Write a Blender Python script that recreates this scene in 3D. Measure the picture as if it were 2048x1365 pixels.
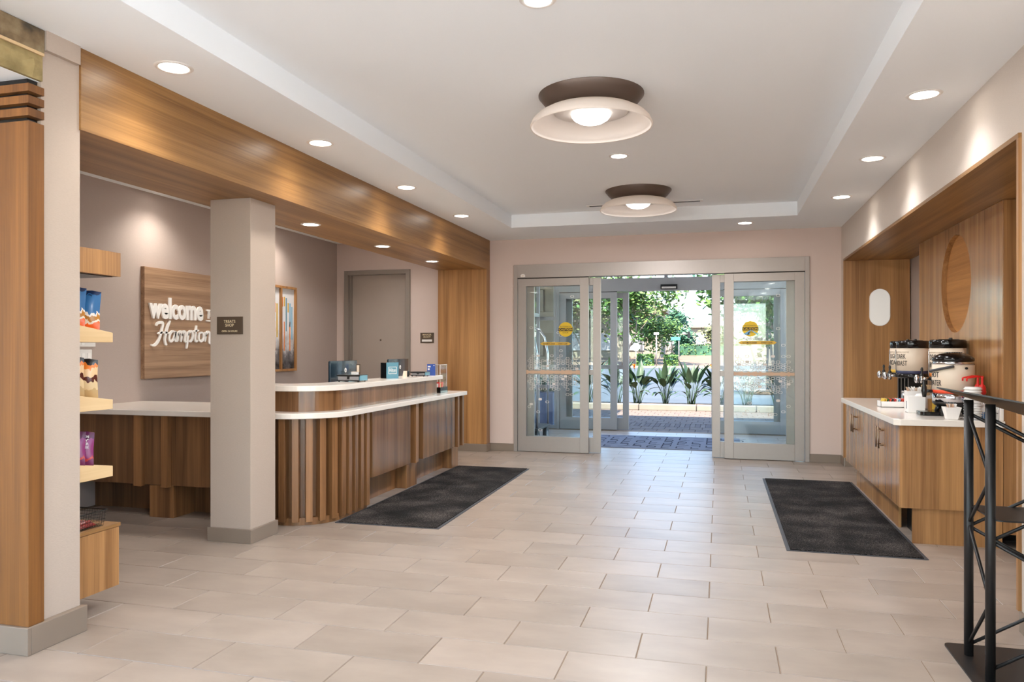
import bpy, math, random
from mathutils import Vector, Matrix
R = math.radians
PI = math.pi
random.seed(7)
scene = bpy.context.scene
C = scene.collection
for o in list(bpy.data.objects):
    bpy.data.objects.remove(o)

# ---------------------------------------------------------------- camera, world, sun, exposure
CAM_H = 1.378
THETA = math.atan((1438 - 1024) / 1512)
cam_d = bpy.data.cameras.new('camera')
cam = bpy.data.objects.new('camera', cam_d)
C.objects.link(cam)
cam.location = (0, 0, CAM_H)
cam.rotation_euler = (PI / 2, 0, THETA)
cam_d.sensor_width = 36
cam_d.lens = 1512 / 2048 * 36
cam_d.shift_y = 15.3 / 2048
cam_d.clip_start = 0.05
cam_d.clip_end = 600
scene.camera = cam

world = bpy.data.worlds.new('world')
scene.world = world
world.use_nodes = True
wn = world.node_tree.nodes
wl = world.node_tree.links
sky = wn.new('ShaderNodeTexSky')
sky.sky_type = 'NISHITA'
sky.sun_disc = False
sky.sun_elevation = R(52)
sky.sun_rotation = R(200)
sky.air_density = 1.0
sky.dust_density = 0.4
sky.ozone_density = 2.0
bg = wn['Background']
wl.new(sky.outputs[0], bg.inputs[0])
bg.inputs[1].default_value = 0.38

sun_d = bpy.data.lights.new('sun', 'SUN')
sun = bpy.data.objects.new('sun', sun_d)
C.objects.link(sun)
sun_d.energy = 9.6
sun_d.angle = R(0.6)
sun_d.color = (1.0, 0.93, 0.82)
# the sun stands high behind the building, a little to the left
sun.rotation_euler = Vector((0.25, 0.62, -0.95)).to_track_quat('-Z', 'Y').to_euler()
sun.location = (-6, -10, 20)

vs = scene.view_settings
vs.view_transform = 'Standard'
vs.look = 'None'
vs.gamma = 1
vs.use_curve_mapping = False
vs.exposure = 1.45
scene.cycles.use_denoising = True
scene.cycles.max_bounces = 10
scene.cycles.diffuse_bounces = 5
scene.cycles.glossy_bounces = 4
scene.cycles.transparent_max_bounces = 16
scene.cycles.sample_clamp_indirect = 6
scene.cycles.caustics_reflective = False
scene.cycles.caustics_refractive = False

# lamp powers (one place to tune)
P_SPOT = 19
P_SOFF = 16
P_BACK = 32
P_PEND = 16
WARM = (1.0, 0.95, 0.87)
NEUT = (0.98, 0.985, 1.0)

# ---------------------------------------------------------------- mesh helpers
class MB:
    def __init__(s):
        s.v = []; s.f = []; s.m = []; s.cur = 0; s.sm = []; s.smooth = False
    def add(s, vs_, fs):
        b = len(s.v)
        s.v += [tuple(p) for p in vs_]
        for f in fs:
            s.f.append(tuple(i + b for i in f)); s.m.append(s.cur); s.sm.append(s.smooth)
        return s
    def box(s, x0, x1, y0, y1, z0, z1):
        if x0 > x1: x0, x1 = x1, x0
        if y0 > y1: y0, y1 = y1, y0
        if z0 > z1: z0, z1 = z1, z0
        return s.add([(x0,y0,z0),(x1,y0,z0),(x1,y1,z0),(x0,y1,z0),(x0,y0,z1),(x1,y0,z1),(x1,y1,z1),(x0,y1,z1)],
                     [(0,3,2,1),(4,5,6,7),(0,1,5,4),(1,2,6,5),(2,3,7,6),(3,0,4,7)])
    def prism(s, poly, z0, z1):
        n = len(poly)
        return s.add([(x, y, z0) for x, y in poly] + [(x, y, z1) for x, y in poly],
                     [tuple(range(n - 1, -1, -1)), tuple(range(n, 2 * n))] + [(i, (i+1) % n, n + (i+1) % n, n + i) for i in range(n)])
    def prism_x(s, poly, x0, x1):      # poly of (y, z)
        n = len(poly)
        return s.add([(x0, y, z) for y, z in poly] + [(x1, y, z) for y, z in poly],
                     [tuple(range(n - 1, -1, -1)), tuple(range(n, 2 * n))] + [(i, (i+1) % n, n + (i+1) % n, n + i) for i in range(n)])
    def prism_y(s, poly, y0, y1):      # poly of (x, z)
        n = len(poly)
        return s.add([(x, y0, z) for x, z in poly] + [(x, y1, z) for x, z in poly],
                     [tuple(range(n)), tuple(range(2 * n - 1, n - 1, -1))] + [((i+1) % n, i, n + i, n + (i+1) % n) for i in range(n)])
    def lathe(s, prof, cx=0, cy=0, seg=28, sx=1, sy=1):
        sm = s.smooth; s.smooth = True
        n = len(prof); vs_ = []
        for k in range(seg):
            a = 2 * PI * k / seg
            for r, z in prof:
                vs_.append((cx + r * sx * math.cos(a), cy + r * sy * math.sin(a), z))
        fs = []
        for k in range(seg):
            k2 = (k + 1) % seg
            for i in range(n - 1):
                fs.append((k*n+i, k2*n+i, k2*n+i+1, k*n+i+1))
        s.add(vs_, fs); s.smooth = sm
        return s
    def cyl(s, p0, p1, r0, r1=None, seg=12, caps=True):
        r1 = r0 if r1 is None else r1
        p0 = Vector(p0); p1 = Vector(p1); d = (p1 - p0).normalized()
        a = d.orthogonal().normalized(); b = d.cross(a)
        vs_ = []
        for p, r in ((p0, r0), (p1, r1)):
            for k in range(seg):
                t = 2 * PI * k / seg
                vs_.append(p + (a * math.cos(t) + b * math.sin(t)) * r)
        sm = s.smooth; s.smooth = True
        bi = len(s.v)
        s.add(vs_, [(k, (k+1) % seg, seg + (k+1) % seg, seg + k) for k in range(seg)])
        s.smooth = False
        if caps:
            for f in (tuple(bi + k for k in range(seg - 1, -1, -1)), tuple(bi + seg + k for k in range(seg))):
                s.f.append(f); s.m.append(s.cur); s.sm.append(False)
        s.smooth = sm
        return s
    def tube(s, pts, r, seg=8, rads=None):
        pts = [Vector(p) for p in pts]; n = len(pts)
        sm = s.smooth; s.smooth = True
        vs_ = []; prev = None
        for i, p in enumerate(pts):
            d = (pts[min(i+1, n-1)] - pts[max(i-1, 0)]).normalized()
            if prev is None: a = d.orthogonal().normalized()
            else:
                a = prev - d * prev.dot(d)
                a = a.normalized() if a.length > 1e-6 else d.orthogonal().normalized()
            prev = a; b = d.cross(a); rr = rads[i] if rads else r
            for k in range(seg):
                t = 2 * PI * k / seg
                vs_.append(p + (a * math.cos(t) + b * math.sin(t)) * rr)
        fs = [(i*seg+k, i*seg+(k+1) % seg, (i+1)*seg+(k+1) % seg, (i+1)*seg+k) for i in range(n-1) for k in range(seg)]
        fs += [tuple(range(seg - 1, -1, -1)), tuple((n-1)*seg + k for k in range(seg))]
        s.add(vs_, fs); s.smooth = sm
        return s
    def xf(s, M, i0=0):
        for i in range(i0, len(s.v)): s.v[i] = tuple(M @ Vector(s.v[i]))
        return s
    def build(s, name, mats, parent=None, local=False, bevel=0, kind=None):
        me = bpy.data.meshes.new(name)
        off = Vector((0, 0, 0))
        if parent is not None and not local:
            q = parent
            while q is not None: off += q.location; q = q.parent
        me.from_pydata([tuple(Vector(p) - off) for p in s.v], [], s.f)
        mats = mats if isinstance(mats, (list, tuple)) else [mats]
        for m in mats: me.materials.append(m)
        me.polygons.foreach_set('material_index', s.m)
        me.polygons.foreach_set('use_smooth', s.sm)
        me.update()
        o = bpy.data.objects.new(name, me); C.objects.link(o)
        if parent is not None: o.parent = parent
        if bevel:
            b = o.modifiers.new('bevel', 'BEVEL'); b.width = bevel; b.segments = 2; b.limit_method = 'ANGLE'; b.angle_limit = R(40)
        if kind: o['kind'] = kind
        return o

def bx(*a): return MB().box(*a)
def tag(o, label, cat, group=None, kind=None):
    o['label'] = label; o['category'] = cat
    if group: o['group'] = group
    if kind: o['kind'] = kind
    return o
def thing(name, label, cat, loc=(0, 0, 0), group=None, rotz=0):
    o = bpy.data.objects.new(name, None); C.objects.link(o)
    o.location = loc; o.rotation_euler = (0, 0, rotz); o.empty_display_size = 0.05
    return tag(o, label, cat, group)
def struct(o, label=None, cat=None):
    o['kind'] = 'structure'
    if label: o['label'] = label
    if cat: o['category'] = cat
    return o
def group_empty(name, loc=(0, 0, 0)):
    o = bpy.data.objects.new(name, None); C.objects.link(o); o.location = loc; o.empty_display_size = 0.05
    return o
def copy_tree(o, loc=None, parent=None):
    c = o.copy(); C.objects.link(c)
    if parent is not None: c.parent = parent
    if loc is not None: c.location = loc
    for ch in list(o.children): copy_tree(ch, None, c)
    return c

# ---------------------------------------------------------------- materials
def base_mat(name):
    m = bpy.data.materials.new(name); m.use_nodes = True
    return m, m.node_tree.nodes, m.node_tree.links, m.node_tree.nodes['Principled BSDF']
def srgb(r, g, b):
    f = lambda c: (c/255/12.92 if c/255 <= 0.04045 else ((c/255+0.055)/1.055)**2.4)
    return (f(r), f(g), f(b), 1)
def plain(name, col, rough=0.5, metal=0.0, spec=0.5, noise=0.0, nscale=8, bump=0, bscale=120, coat=0, trans=0):
    m, N, L, p = base_mat(name)
    p.inputs['Base Color'].default_value = col
    p.inputs['Roughness'].default_value = rough
    p.inputs['Metallic'].default_value = metal
    p.inputs['Specular IOR Level'].default_value = spec
    p.inputs['Coat Weight'].default_value = coat
    p.inputs['Transmission Weight'].default_value = trans
    tc = N.new('ShaderNodeTexCoord')
    if noise:
        n = N.new('ShaderNodeTexNoise'); n.inputs['Scale'].default_value = nscale; n.inputs['Detail'].default_value = 5
        L.new(tc.outputs['Object'], n.inputs['Vector'])
        mx = N.new('ShaderNodeMix'); mx.data_type = 'RGBA'
        mx.inputs[6].default_value = tuple(c * (1 - noise) for c in col[:3]) + (1,)
        mx.inputs[7].default_value = tuple(min(1, c * (1 + noise)) for c in col[:3]) + (1,)
        L.new(n.outputs['Fac'], mx.inputs[0]); L.new(mx.outputs[2], p.inputs['Base Color'])
    if bump:
        n2 = N.new('ShaderNodeTexNoise'); n2.inputs['Scale'].default_value = bscale; n2.inputs['Detail'].default_value = 3
        L.new(tc.outputs['Object'], n2.inputs['Vector'])
        b = N.new('ShaderNodeBump'); b.inputs['Strength'].default_value = bump; b.inputs['Distance'].default_value = 0.003
        L.new(n2.outputs['Fac'], b.inputs['Height']); L.new(b.outputs[0], p.inputs['Normal'])
    return m
def emit(name, col, strength, base=(0.9, 0.9, 0.9, 1)):
    m, N, L, p = base_mat(name)
    p.inputs['Base Color'].default_value = base
    p.inputs['Emission Color'].default_value = tuple(col[:3]) + (1,)
    p.inputs['Emission Strength'].default_value = strength
    return m
def wood(name, dark, light, axis='Z', rough=0.38, across=13, figure=0.5):
    m, N, L, p = base_mat(name)
    tc = N.new('ShaderNodeTexCoord'); oi = N.new('ShaderNodeObjectInfo')
    off = N.new('ShaderNodeVectorMath'); off.operation = 'SCALE'; off.inputs[0].default_value = (7.3, 5.1, 3.7)
    L.new(oi.outputs['Random'], off.inputs['Scale'])
    ad = N.new('ShaderNodeVectorMath'); ad.operation = 'ADD'
    L.new(tc.outputs['Object'], ad.inputs[0]); L.new(off.outputs[0], ad.inputs[1])
    def grain(sc_a, sc_l, det, dist):
        mp = N.new('ShaderNodeMapping')
        s = [sc_a] * 3; s['XYZ'.index(axis)] = sc_l
        mp.inputs['Scale'].default_value = s
        L.new(ad.outputs[0], mp.inputs['Vector'])
        n = N.new('ShaderNodeTexNoise'); n.inputs['Scale'].default_value = 1; n.inputs['Detail'].default_value = det
        n.inputs['Roughness'].default_value = 0.62; n.inputs['Distortion'].default_value = dist
        L.new(mp.outputs[0], n.inputs['Vector'])
        return n
    g1 = grain(across, 0.35, 5, figure); g2 = grain(across * 9, 1.6, 3, 0.1); g3 = grain(across * 0.3, 0.1, 2, 0.2)
    a1 = N.new('ShaderNodeMath'); a1.operation = 'MULTIPLY_ADD'; a1.inputs[1].default_value = 0.55
    L.new(g1.outputs['Fac'], a1.inputs[0])
    a2 = N.new('ShaderNodeMath'); a2.operation = 'MULTIPLY'; a2.inputs[1].default_value = 0.22; L.new(g2.outputs['Fac'], a2.inputs[0])
    L.new(a2.outputs[0], a1.inputs[2])
    a3 = N.new('ShaderNodeMath'); a3.operation = 'MULTIPLY_ADD'; a3.inputs[1].default_value = 0.3
    L.new(g3.outputs['Fac'], a3.inputs[0]); L.new(a1.outputs[0], a3.inputs[2])
    rp = N.new('ShaderNodeValToRGB')
    rp.color_ramp.elements[0].position = 0.40; rp.color_ramp.elements[0].color = dark
    rp.color_ramp.elements[1].position = 0.68; rp.color_ramp.elements[1].color = light
    L.new(a3.outputs[0], rp.inputs[0]); L.new(rp.outputs[0], p.inputs['Base Color'])
    p.inputs['Roughness'].default_value = rough
    b = N.new('ShaderNodeBump'); b.inputs['Strength'].default_value = 0.08; b.inputs['Distance'].default_value = 0.001
    L.new(g2.outputs['Fac'], b.inputs['Height']); L.new(b.outputs[0], p.inputs['Normal'])
    return m
def fabric_wall(name, col, vary=0.06, fine=260):
    m, N, L, p = base_mat(name)
    geo = N.new('ShaderNodeNewGeometry')
    mp = N.new('ShaderNodeMapping'); mp.inputs['Scale'].default_value = (fine * .25, fine * .25, fine)
    L.new(geo.outputs['Position'], mp.inputs['Vector'])
    n = N.new('ShaderNodeTexNoise'); n.inputs['Scale'].default_value = 1; n.inputs['Detail'].default_value = 3
    L.new(mp.outputs[0], n.inputs['Vector'])
    mx = N.new('ShaderNodeMix'); mx.data_type = 'RGBA'
    mx.inputs[6].default_value = tuple(c * (1 - vary) for c in col[:3]) + (1,)
    mx.inputs[7].default_value = tuple(c * (1 + vary) for c in col[:3]) + (1,)
    L.new(n.outputs['Fac'], mx.inputs[0]); L.new(mx.outputs[2], p.inputs['Base Color'])
    b = N.new('ShaderNodeBump'); b.inputs['Strength'].default_value = 0.25; b.inputs['Distance'].default_value = 0.002
    L.new(n.outputs['Fac'], b.inputs['Height']); L.new(b.outputs[0], p.inputs['Normal'])
    p.inputs['Roughness'].default_value = 0.75
    return m
def glass_thin(name, tint=(0.95, 0.98, 0.98), refl=1.0):
    m = bpy.data.materials.new(name); m.use_nodes = True
    N = m.node_tree.nodes; L = m.node_tree.links
    N.remove(N['Principled BSDF'])
    t = N.new('ShaderNodeBsdfTransparent'); t.inputs[0].default_value = tuple(tint) + (1,)
    g = N.new('ShaderNodeBsdfGlossy'); g.inputs['Roughness'].default_value = 0.02
    fr = N.new('ShaderNodeLayerWeight'); fr.inputs['Blend'].default_value = 0.5
    pw = N.new('ShaderNodeMath'); pw.operation = 'POWER'; pw.inputs[1].default_value = 5.0
    L.new(fr.outputs['Facing'], pw.inputs[0])
    mu = N.new('ShaderNodeMath'); mu.operation = 'MULTIPLY_ADD'; mu.inputs[1].default_value = 0.8 * refl; mu.inputs[2].default_value = 0.035 * refl
    L.new(pw.outputs[0], mu.inputs[0])
    mx = N.new('ShaderNodeMixShader')
    L.new(mu.outputs[0], mx.inputs[0]); L.new(t.outputs[0], mx.inputs[1]); L.new(g.outputs[0], mx.inputs[2])
    L.new(mx.outputs[0], N['Material Output'].inputs[0])
    return m
def tile_mat(name, c1, c2, rough=0.36):
    m, N, L, p = base_mat(name)
    geo = N.new('ShaderNodeNewGeometry'); oi = N.new('ShaderNodeObjectInfo')
    mp = N.new('ShaderNodeMapping'); mp.inputs['Scale'].default_value = (2.2, 4.5, 2)
    L.new(geo.outputs['Position'], mp.inputs['Vector'])
    off = N.new('ShaderNodeVectorMath'); off.operation = 'SCALE'; off.inputs[0].default_value = (31, 17, 9)
    L.new(oi.outputs['Random'], off.inputs['Scale'])
    ad = N.new('ShaderNodeVectorMath'); ad.operation = 'ADD'; L.new(mp.outputs[0], ad.inputs[0]); L.new(off.outputs[0], ad.inputs[1])
    n = N.new('ShaderNodeTexNoise'); n.inputs['Scale'].default_value = 1; n.inputs['Detail'].default_value = 6; n.inputs['Roughness'].default_value = .55
    L.new(ad.outputs[0], n.inputs['Vector'])
    m2 = N.new('ShaderNodeMath'); m2.operation = 'MULTIPLY_ADD'; m2.inputs[1].default_value = 0.35
    L.new(oi.outputs['Random'], m2.inputs[0]); 
    sb = N.new('ShaderNodeMath'); sb.operation = 'MULTIPLY_ADD'; sb.inputs[1].default_value = 1.5; sb.inputs[2].default_value = -0.42
    L.new(n.outputs['Fac'], sb.inputs[0]); L.new(sb.outputs[0], m2.inputs[2])
    mx = N.new('ShaderNodeMix'); mx.data_type = 'RGBA'; mx.inputs[6].default_value = c1; mx.inputs[7].default_value = c2
    L.new(m2.outputs[0], mx.inputs[0]); L.new(mx.outputs[2], p.inputs['Base Color'])
    p.inputs['Roughness'].default_value = rough
    return m
def speckle(name, col, col2, scale=400, rough=0.95, big=3.0, bump=0.8):
    m, N, L, p = base_mat(name)
    geo = N.new('ShaderNodeNewGeometry')
    n = N.new('ShaderNodeTexNoise'); n.inputs['Scale'].default_value = scale; n.inputs['Detail'].default_value = 2
    n3 = N.new('ShaderNodeTexNoise'); n3.inputs['Scale'].default_value = big; n3.inputs['Detail'].default_value = 4
    L.new(geo.outputs['Position'], n.inputs['Vector']); L.new(geo.outputs['Position'], n3.inputs['Vector'])
    a = N.new('ShaderNodeMath'); a.operation = 'MULTIPLY_ADD'; a.inputs[1].default_value = 0.55; L.new(n3.outputs['Fac'], a.inputs[0]); L.new(n.outputs['Fac'], a.inputs[2])
    rp = N.new('ShaderNodeValToRGB'); rp.color_ramp.elements[0].position = 0.78; rp.color_ramp.elements[0].color = col
    rp.color_ramp.elements[1].position = 1.0; rp.color_ramp.elements[1].color = col2
    L.new(a.outputs[0], rp.inputs[0]); L.new(rp.outputs[0], p.inputs['Base Color'])
    p.inputs['Roughness'].default_value = rough; p.inputs['Specular IOR Level'].default_value = 0.2
    b = N.new('ShaderNodeBump'); b.inputs['Strength'].default_value = bump; b.inputs['Distance'].default_value = 0.004
    L.new(n.outputs['Fac'], b.inputs['Height']); L.new(b.outputs[0], p.inputs['Normal'])
    return m
def ramp_mat(name, stops, scale=3, rough=0.6, stretch=(1, 1, 1), detail=5, bump=0):
    m, N, L, p = base_mat(name)
    tc = N.new('ShaderNodeTexCoord'); mp = N.new('ShaderNodeMapping'); mp.inputs['Scale'].default_value = stretch
    L.new(tc.outputs['Object'], mp.inputs['Vector'])
    n = N.new('ShaderNodeTexNoise'); n.inputs['Scale'].default_value = scale; n.inputs['Detail'].default_value = detail
    L.new(mp.outputs[0], n.inputs['Vector'])
    rp = N.new('ShaderNodeValToRGB'); e = rp.color_ramp.elements
    while len(e) < len(stops): e.new(0.5)
    for el, (pos, col) in zip(e, stops): el.position = pos; el.color = col
    L.new(n.outputs['Fac'], rp.inputs[0]); L.new(rp.outputs[0], p.inputs['Base Color'])
    p.inputs['Roughness'].default_value = rough
    if bump:
        b = N.new('ShaderNodeBump'); b.inputs['Strength'].default_value = bump; b.inputs['Distance'].default_value = 0.02
        L.new(n.outputs['Fac'], b.inputs['Height']); L.new(b.outputs[0], p.inputs['Normal'])
    return m

M = {}
M['ceil'] = plain('ceiling_paint', (0.91, 0.935, 0.96, 1), 0.9, spec=0.2)
M['ceil_tray'] = plain('tray_paint', (0.83, 0.81, 0.78, 1), 0.9, spec=0.2)
M['wall_pink'] = plain('back_wall_paint', srgb(214, 194, 184), 0.85, spec=0.2, bump=0.05)
M['wall_right'] = fabric_wall('right_wall_vinyl', srgb(206, 193, 182))
M['wall_grey'] = fabric_wall('office_wallcovering', srgb(176, 160, 151), 0.05)
M['wall_col'] = fabric_wall('column_vinyl', srgb(182, 165, 151), 0.05)
M['wood_y'] = wood('oak_along_room', srgb(112, 75, 38), srgb(172, 128, 76), 'Y')
M['wood_z'] = wood('oak_upright', srgb(130, 88, 50), srgb(192, 142, 90), 'Z')
M['wood_gloss'] = wood('oak_satin', srgb(126, 86, 52), srgb(188, 140, 92), 'Z', 0.2)
M['walnut_gloss'] = wood('walnut_satin', srgb(82, 54, 32), srgb(146, 104, 68), 'Z', 0.18, 11, 0.7)
M['wood_recess'] = wood('oak_recess', srgb(150, 98, 48), srgb(196, 136, 74), 'Y', 0.8)
M['wood_pier'] = wood('pier_oak', srgb(92, 54, 18), srgb(138, 88, 36), 'Z', 0.6)
M['wood_sign'] = wood('sign_walnut', srgb(124, 92, 68), srgb(188, 152, 120), 'Y', 0.5, 11, 1.0)
M['walnut'] = wood('walnut_upright', srgb(82, 54, 32), srgb(146, 104, 68), 'Z', 0.30, 11, 0.7)
M['walnut_slat'] = wood('walnut_slat', srgb(96, 62, 36), srgb(162, 114, 72), 'Z', 0.32, 12, 0.6)
M['maple'] = wood('pale_maple', srgb(206, 172, 126), srgb(226, 196, 152), 'Y', 0.5, 9, 0.3)
M['quartz'] = plain('white_quartz', srgb(232, 222, 212), 0.14, noise=0.03, nscale=20)
M['tile'] = tile_mat('floor_tile', srgb(136, 122, 110), srgb(166, 151, 138))
M['grout'] = plain('grout', srgb(128, 108, 88), 0.9)
M['basetile'] = plain('base_tile', srgb(134, 118, 104), 0.45, noise=0.12, nscale=3)
M['mat_dark'] = speckle('mat_pile', srgb(16, 13, 12), srgb(96, 88, 84), 170)
M['rubber'] = plain('rubber_edge', srgb(62, 62, 66), 0.6)
M['alu'] = plain('brushed_aluminium', srgb(166, 156, 150), 0.42, 0.55, noise=0.03, nscale=30)
M['alu_dark'] = plain('dark_aluminium', srgb(146, 144, 146), 0.45, 0.3)  # darker copy of the aluminium; puts vestibule shade into the outer door colour
M['shadow_gap'] = plain('gasket', srgb(40, 34, 30), 0.8)
M['glass'] = glass_thin('door_glass')
M['acrylic'] = glass_thin('acrylic', (0.97, 0.97, 0.97))
M['film'] = plain('etched_film', srgb(214, 204, 196), 0.6)
M['gold'] = plain('gold_film', srgb(206, 170, 142), 0.5)
M['grey_door'] = plain('grey_door_paint', srgb(172, 158, 147), 0.5, noise=0.02)
M['grey_frame'] = plain('grey_frame_paint', srgb(142, 131, 122), 0.45)
M['black'] = plain('black_plastic', srgb(22, 20, 20), 0.3)
M['black_gloss'] = plain('gloss_black', srgb(16, 14, 14), 0.12)
M['black_metal'] = plain('black_powder_coat', srgb(36, 33, 32), 0.42, 0.3)
M['white'] = plain('white_plastic', srgb(235, 230, 226), 0.4)
M['letter'] = plain('white_letter', srgb(246, 242, 238), 0.45)
M['brown_sign'] = plain('brown_sign', srgb(84, 68, 54), 0.5)
M['gold_text'] = plain('cream_text', srgb(226, 206, 170), 0.5)
M['bronze'] = plain('bronze_canopy', srgb(104, 88, 78), 0.38, 0.5)
M['chrome'] = plain('chrome', srgb(210, 210, 214), 0.12, 1.0)
M['steel'] = plain('steel', srgb(190, 188, 186), 0.22, 1.0)
M['handle'] = plain('handle_bronze', srgb(150, 126, 104), 0.3, 0.9)
M['cream'] = plain('cream_label', srgb(226, 208, 188), 0.5)
M['ink'] = plain('ink', srgb(40, 32, 28), 0.6)
M['ink_soft'] = plain('soft_ink', srgb(196, 178, 160), 0.6)
M['navy'] = plain('navy', srgb(48, 52, 84), 0.5)
M['yellow'] = plain('sign_yellow', srgb(222, 184, 30), 0.5)
M['mustard'] = plain('mustard', srgb(214, 170, 60), 0.5)
M['orange'] = plain('orange', srgb(232, 130, 40), 0.5)
M['redorange'] = plain('red_orange', srgb(226, 74, 38), 0.5)
M['red'] = plain('bright_red', srgb(214, 34, 28), 0.3)
M['teal'] = plain('teal_card', srgb(96, 146, 164), 0.4)
M['blue'] = plain('blue_card', srgb(56, 84, 160), 0.4)
M['bluebot'] = plain('blue_bottle', srgb(84, 128, 176), 0.25)
M['screenback'] = plain('monitor_back', srgb(40, 58, 72), 0.16, 0.3, coat=0.6)
M['sky_blue'] = plain('print_blue', srgb(120, 178, 208), 0.5)
M['lens'] = emit('downlight_lens', (1.0, 0.95, 0.86), 9)
M['diffuser'] = emit('lamp_diffuser', (1.0, 0.94, 0.86), 1.6)
M['pill'] = emit('pill_lens', (1.0, 0.95, 0.88), 0.10, (.7, .69, .67, 1))
# opal glass shade
m, N, L, p = base_mat('opal_glass')
p.inputs['Base Color'].default_value = srgb(248, 232, 216); p.inputs['Roughness'].default_value = 0.12
N.remove(p)
dfm = N.new('ShaderNodeBsdfDiffuse'); dfm.inputs[0].default_value = srgb(246, 238, 231)
trm = N.new('ShaderNodeBsdfTranslucent'); trm.inputs[0].default_value = srgb(248, 238, 228)
gls = N.new('ShaderNodeBsdfGlossy'); gls.inputs['Roughness'].default_value = 0.08
m1 = N.new('ShaderNodeMixShader'); m1.inputs[0].default_value = 0.45
L.new(dfm.outputs[0], m1.inputs[1]); L.new(trm.outputs[0], m1.inputs[2])
m2_ = N.new('ShaderNodeMixShader'); m2_.inputs[0].default_value = 0.05
L.new(m1.outputs[0], m2_.inputs[1]); L.new(gls.outputs[0], m2_.inputs[2])
L.new(m2_.outputs[0], N['Material Output'].inputs[0])
M['opal'] = m
M['slate'] = ramp_mat('slate', [(0.35, srgb(70, 62, 50)), (0.5, srgb(126, 104, 76)), (0.62, srgb(150, 134, 104)), (0.75, srgb(112, 72, 44))], 7, 0.8, bump=0.6)
M['slate2'] = ramp_mat('slate_gold', [(0.35, srgb(120, 104, 66)), (0.55, srgb(164, 144, 98)), (0.75, srgb(140, 112, 70))], 6, 0.8, bump=0.6)
M['stone'] = ramp_mat('limestone', [(0.35, srgb(116, 106, 90)), (0.7, srgb(132, 122, 106))], 5, 0.9)
M['asphalt'] = ramp_mat('asphalt', [(0.3, srgb(54, 60, 66)), (0.7, srgb(66, 72, 78))], 0.6, 0.9)
M['concrete'] = ramp_mat('concrete', [(0.3, srgb(112, 102, 90)), (0.7, srgb(128, 118, 106))], 1.5, 0.9)
M['reflector'] = ramp_mat('reflector_paving', [(0.3, srgb(232, 228, 222)), (0.7, srgb(242, 238, 232))], 1.5, 0.9)  # near white so the added ground bounces sun up to the ceiling
M['paver'] = ramp_mat('paver', [(0.3, srgb(92, 76, 66)), (0.5, srgb(104, 87, 76)), (0.7, srgb(86, 74, 68))], 4, 0.9)
M['paver_dark'] = plain('paver_dark', srgb(84, 68, 62), 0.9)
M['soil'] = plain('soil', srgb(84, 66, 50), 0.95, noise=0.2)
M['sand'] = ramp_mat('far_ground', [(0.3, srgb(96, 78, 60)), (0.7, srgb(106, 88, 70))], 0.2, 0.95)
M['leaf'] = ramp_mat('leaf_green', [(0.3, srgb(30, 56, 16)), (0.5, srgb(60, 92, 30)), (0.72, srgb(98, 116, 46))], 1.3, 0.6)
M['leaf_pale'] = ramp_mat('leaf_pale', [(0.3, srgb(54, 62, 34)), (0.5, srgb(88, 92, 54)), (0.72, srgb(114, 108, 76))], 1.3, 0.6)
M['leaf_dark'] = ramp_mat('leaf_dark', [(0.3, srgb(22, 50, 34)), (0.5, srgb(42, 82, 56)), (0.72, srgb(68, 108, 78))], 1.1, 0.6)
M['leaf_bop'] = ramp_mat('paddle_leaf', [(0.3, srgb(30, 50, 30)), (0.6, srgb(54, 74, 46)), (0.8, srgb(88, 100, 70))], 2.5, 0.45)
M['bark'] = plain('bark', srgb(126, 112, 102), 0.9, noise=0.25, nscale=6)
M['petal'] = plain('petal', srgb(232, 130, 50), 0.5)
M['matblue'] = plain('entrance_mat', srgb(112, 118, 134), 0.95, spec=0.1, noise=0.08, nscale=60)
M['matnavy'] = plain('entrance_mat_line', srgb(48, 50, 64), 0.95, spec=0.1)
M['street_green'] = plain('street_sign', srgb(60, 140, 130), 0.5)

# ---------------------------------------------------------------- text
def text_geo(s_, w, h, depth=0.004, bold=0.0):
    cu = bpy.data.curves.new('txt', 'FONT'); cu.body = s_; cu.extrude = 0.05; cu.offset = bold; cu.resolution_u = 3
    cu.align_x = 'CENTER'
    o = bpy.data.objects.new('txt', cu); C.objects.link(o)
    dg = bpy.context.evaluated_depsgraph_get(); dg.update()
    me = bpy.data.meshes.new_from_object(o.evaluated_get(dg))
    vs_ = [v.co.copy() for v in me.vertices]; fs = [tuple(p_.vertices) for p_ in me.polygons]
    bpy.data.objects.remove(o); bpy.data.curves.remove(cu); bpy.data.meshes.remove(me)
    xs = [v.x for v in vs_]; ys = [v.y for v in vs_]
    x0, x1, y0, y1 = min(xs), max(xs), min(ys), max(ys)
    k = h / (y1 - y0); kx = (w / (x1 - x0)) if w else k
    return [((v.x - (x0 + x1) / 2) * kx, (v.y - (y0 + y1) / 2) * k, (v.z / 0.05 + 1) / 2 * depth) for v in vs_], fs
def flat_text(mb, s_, w, h, o, r, u=(0, 0, 1), depth=0.003, bold=0.0):
    vs_, fs = text_geo(s_, w, h, depth, bold)
    o = Vector(o); r = Vector(r).normalized(); u = Vector(u).normalized(); n = r.cross(u)
    mb.add([o + r * x + u * y + n * z for x, y, z in vs_], fs)
    return mb
def curved_text(mb, s_, w, h, cx, cy, z, rad, phi, depth=0.0015, bold=0.0):
    vs_, fs = text_geo(s_, w, h, depth, bold)
    out = []
    for x, y, d in vs_:
        a = phi + x / rad
        out.append((cx + (rad + d) * math.cos(a), cy + (rad + d) * math.sin(a), z + y))
    mb.add(out, fs)
    return mb

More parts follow.
